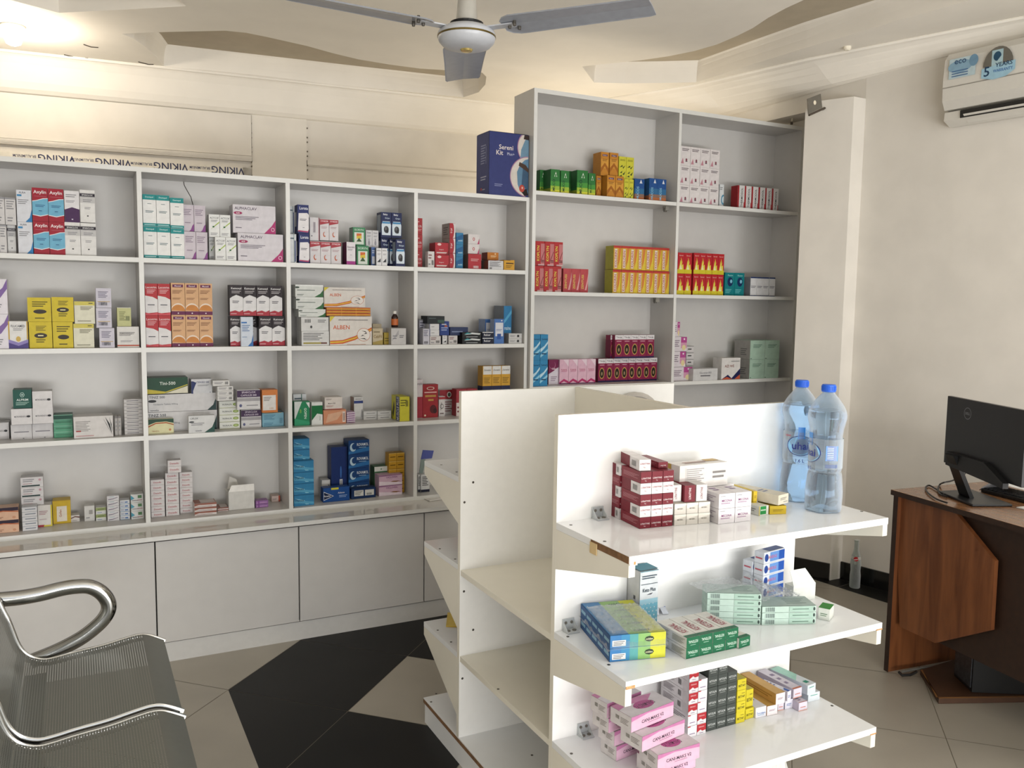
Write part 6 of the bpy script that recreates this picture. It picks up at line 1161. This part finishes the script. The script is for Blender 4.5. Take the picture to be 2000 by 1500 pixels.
place_boxes(Vector((a.x,yk,g2+.0004))+eyv*.036-ex*.004,ex,yw,(b_.x-a.x)*1.0,hL,.034,1,nL-1,T['bluestrip']['c'],T['bluestrip']['f'],T['bluestrip']['n'],'rear stack, '+T2_,'medicine_box','medicine box','white and blue long boxes stacked behind')
Q('H',g2,(1782,497),(1862,514),None,1,1,'greenopen',T2_,.05,h=.034)
# open white and green box lying further back
a=bp(*zp('H',1650,405),z=g2); t=MB(); o=empty('open_medicine_box',(a.x,a.y+.02,g2+.0005)); tag(o,'white open box with green edge behind the mint packs, rack middle shelf','medicine box')
m_=mat('dfe2dc',.45); t.box((0,0,0),(.09,.035,.05),m_); t.build('box',o); t=MB(); t.extr([(.0,.0,.05),(.088,.0,.05),(.075,.03,.088),(.012,.03,.088)],(0,-.0008,.0004),m_); t.build('flap',o)
t=MB(); t.extr([(.09,.001,.0),(.0905,.034,.0),(.0905,.034,.05),(.0905,.001,.05)],(.0006,0,0),mat('4aa83a',.4)); t.build('green_side',o)
# folded papers
for i,(x,yy) in enumerate(((655,478),(715,470),(780,462))):
    a=bp(*zp('H',x,yy),z=g2+.002); t=MB(); yw=.7+.3*i; ex=Vector((math.cos(yw),math.sin(yw),0)); ey_=Vector((-ex.y,ex.x,0))
    t.extr([a,a+ex*.05+Vector((0,0,.018)),a+ex*.05+ey_*.018+Vector((0,0,.02)),a+ey_*.018],(0,0,.0012),mat('dfe3ee',.5)); t.extr([a+Vector((0,0,.0014))+ex*.012,a+ex*.03+Vector((0,0,.0125)),a+ex*.03+ey_*.016+Vector((0,0,.0135)),a+ex*.012+ey_*.016+Vector((0,0,.003))],(0,0,.0004),mat('3a5ab0',.5))
    tag(t.build('folded_leaflet'),('left','middle','right')[i]+' one of three folded white and blue leaflets behind the cream cartons','leaflet','folded leaflets')
# lower shelf
hp=.0405
alts=(.0,.0)
def pink(k,a,b_,lab,d=.10,back=0):
    zz=g3+hp*k; A_=bp(*zp('H',*a),z=zz); B_=bp(*zp('H',*b_),z=zz); v=B_-A_; ex=v.normalized(); ey_=Vector((-ex.y,ex.x,0))
    place_boxes(A_+ey_*back+Vector((0,0,.0005)),ex,math.atan2(ex.y,ex.x),v.length,hp-.001,d,1,1,T['canimaks']['c'],T['canimaks']['f'],lab,'front left of '+T3_,'medicine_box','medicine box','x')
    return A_,ex,ey_,v.length
pink(3,(525,1266),(812,1150),'pink and white cream carton, topmost of the near stack',.075)
pink(2,(597,1396),(886,1270),'pink and white cream carton, second from top of near stack',.075)
pink(1,(703,1520),(987,1432),'pink and white cream carton, third from top of near stack',.075)
A_,ex,ey_,L=pink(0,(690,1590),(960,1495),'pink and white cream carton, bottom of the near stack',.075)
for k,a in enumerate(((475,1490),(462,1390),(425,1300),(415,1200))):
    if k<4: pink(k,a,(a[0]+230,a[1]-92),('lowest','second','third','fourth')[k]+' pink and white carton of the far stack',.062,back=.028)
Q('H',g3,(905,1300),(1030,1266),None,2,6,'redwave',T3_,.125,h=.0318,alt=(['redwave','whitewave'],lambda i,j:1 if (i,j) in ((0,0),(0,1),(1,2),(1,3),(1,4)) else 0),skip=((1,5),))
Q('H',g3,(832,1215),(903,1180),None,1,1,'redwave','leaning left of tall stack, '+T3_,.15,h=.05)
Q('H',g3,(1034,1258),(1229,1204),None,3,6,'graphite',T3_,.11,h=.0315,skip=((2,5),))
Q('H',g3,(1232,1206),(1293,1189),None,1,4,'betaf','left stack, '+T3_,.10,h=.0325)
Q('H',g3,(1294,1178),(1352,1160),None,1,1,'betaf','lower right one, '+T3_,.10,h=.032); Q('H',g3,(1297,1094),(1347,1080),None,1,1,'betaf','upper right one, '+T3_,.10,h=.052,z_extra=.0325)
Q('H',g3,(1364,1168),(1437,1150),None,1,1,'whiteblue',T3_,.14,h=.031)
Q('H',g3,(1440,1152),(1512,1136),None,1,1,'goldlong','lower, '+T3_,.14,h=.029)
Q('H',g3,(1500,1078),(1562,1062),None,1,1,'goldlong','upper, '+T3_,.19,h=.033,z_extra=.0295)
Q('H',g3,(1514,1118),(1556,1110),None,1,1,'lilaclong','lowest, '+T3_,.13,h=.027)
Q('H',g3,(1562,1108),(1616,1096),None,1,1,'bluelong','lower, '+T3_,.12,h=.0285)
Q('H',g3,(1578,1055),(1604,1042),None,1,1,'bluelong','upper, '+T3_,.19,h=.030,z_extra=.030)
Q('H',g3,(1618,1085),(1650,1078),None,1,1,'lilaclong','behind, '+T3_,.10,h=.029)
Q('H',g3,(1619,1036),(1677,1018),None,1,1,'lilaclong','upper, '+T3_,.16,h=.029,z_extra=.030)
Q('H',g3,(1655,1122),(1714,1106),None,1,1,'lilaclong','short, nearest, '+T3_,.05,h=.026)
Q('H',g3,(1716,1060),(1796,1040),None,1,1,'mintlong','lower, '+T3_,.12,h=.027)
Q('H',g3,(1712,1012),(1768,990),None,1,1,'mintlong','upper, '+T3_,.17,h=.030,z_extra=.0275)
# rear shelves: yellow envelope and a small pack
p=bp(862,1222,z=g3); t=MB(); q=[Vector((p.x+.01,p.y-.02,g3+.0008)),Vector((p.x+.14,p.y-.10,g3+.0008)),Vector((p.x+.16,p.y+.02,g3+.0008)),Vector((p.x+.05,p.y+.06,g3+.0008))]
t.extr(q,(0,0,.004),mat('c9a83a',.5)); t.extr([v+Vector((0,0,.0042)) for v in q[:3]]+[q[3]+Vector((0,0,.02))],(0,0,.0012),mat('d8bc5a',.5)); tag(t.build('envelope'),'yellow open envelope lying on the rear shelf of the rack','envelope')
# plastic wrapping film
FILM2=clear_mat('crumpled_clear_film','f8f9fa',.2,.15,.03,bump=.35)
def crumple(name,lab,x0,x1,y0,y1,z0,hf,n=26,m=18,amp=.006,yaw=0,org=None,cat='plastic film'):
    t=MB(); rnd=random.Random(5+n); P=[]
    for i in range(n+1):
        for j in range(m+1):
            u=i/n;v=j/m; x=x0+(x1-x0)*u; y=y0+(y1-y0)*v
            z=z0+hf(u,v)+amp*(rnd.random()-.3)
            P.append(Vector((x+amp*.6*(rnd.random()-.5),y+amp*.6*(rnd.random()-.5),max(z,z0+.001))))
    if yaw:
        c=Vector((x0,y0,0)); 
        P=[c+Vector(((p.x-c.x)*math.cos(yaw)-(p.y-c.y)*math.sin(yaw),(p.x-c.x)*math.sin(yaw)+(p.y-c.y)*math.cos(yaw),p.z)) for p in P]
    F=[(i*(m+1)+j,(i+1)*(m+1)+j,(i+1)*(m+1)+j+1,i*(m+1)+j+1) for i in range(n) for j in range(m)]
    t.mesh(P,F,FILM2); o=t.build(name); o.data.polygons.foreach_set('use_smooth',[k%5!=0 for k in range(len(F))]); tag(o,lab,cat); return o
a=bp(*zp('H',380,789),z=g2); b_=bp(*zp('H',758,755),z=g2); ex=(b_-a).normalized(); yw=math.atan2(ex.y,ex.x); Lx=(b_-a).length
crumple('plastic_wrap','clear crumpled film wrapped over the blue and yellow cartons','x' and a.x-.008,a.x+Lx+.004,a.y-.004,a.y+.236,g2+.001,lambda u,v:(.069 if (.05<u<.97 and .03<v<.86) else .03) ,yaw=yw,amp=.005)
a=bp(*zp('H',1400,538),z=g2); crumple('plastic_bag','clear crumpled plastic bag lying over the right mint packs',a.x+.004,a.x+.15,a.y+.0,a.y+.12,g2+.055,lambda u,v:.005+.028*math.exp(-((u-.35)/.3)**2)*(.4+v),amp=.010)
a=bp(*zp('H',1032,528),z=g2); crumple('plastic_wrap','clear film wrapped over the left stack of mint packs',a.x-.006,a.x+.145,a.y-.003,a.y+.08,g2+.0885,lambda u,v:.002,amp=.003)
# things on the bottom board of the rack
p=bp(1546,1494,z=g3-.05); o=empty('crumpled_bag',(1.50,-2.20,GM[2]+.0005)); 
t=MB(); rnd=random.Random(3); pr=[]; 
t.lathe([(.03,0),(.065,.02),(.075,.07),(.06,.14),(.045,.20),(.05,.245),(.02,.25)],mat('d4d4d0',.5),18,fn=lambda a,z:1+.15*math.sin(5*a+z*60)); t.build('bag',o); tag(o,'small crumpled white bag on the bottom board of the rack','bag')
# round grey tray standing in the right bay of the rack
p=bp(1243,790,y=GYR-gt-.03); t=MB(); n_=28
c_=Vector((p.x,GYR-gt-.030,1.2545-.115)); 
t.extr([c_+Vector((.115*math.cos(2*math.pi*k/n_),0,.115*math.sin(2*math.pi*k/n_))) for k in range(n_)],(0,.014,0),mat('b9b4ad',.4))
t.extr([c_+Vector((.100*math.cos(2*math.pi*k/n_),-.0008,.100*math.sin(2*math.pi*k/n_))) for k in range(n_)],(0,.0004,0),mat('8e8a85',.5))
t.box((c_.x-.05,c_.y-.03,GM[0]+.001),(c_.x+.05,c_.y+.024,GM[0]+.02),mat('8e8a85',.5)); t.box((c_.x-.012,c_.y-.004,GM[0]+.02),(c_.x+.012,c_.y+.012,c_.z-.10),mat('8e8a85',.5))
tag(t.build('round_stand'),'grey round topped stand peeping over the middle panel of the rack','stand')
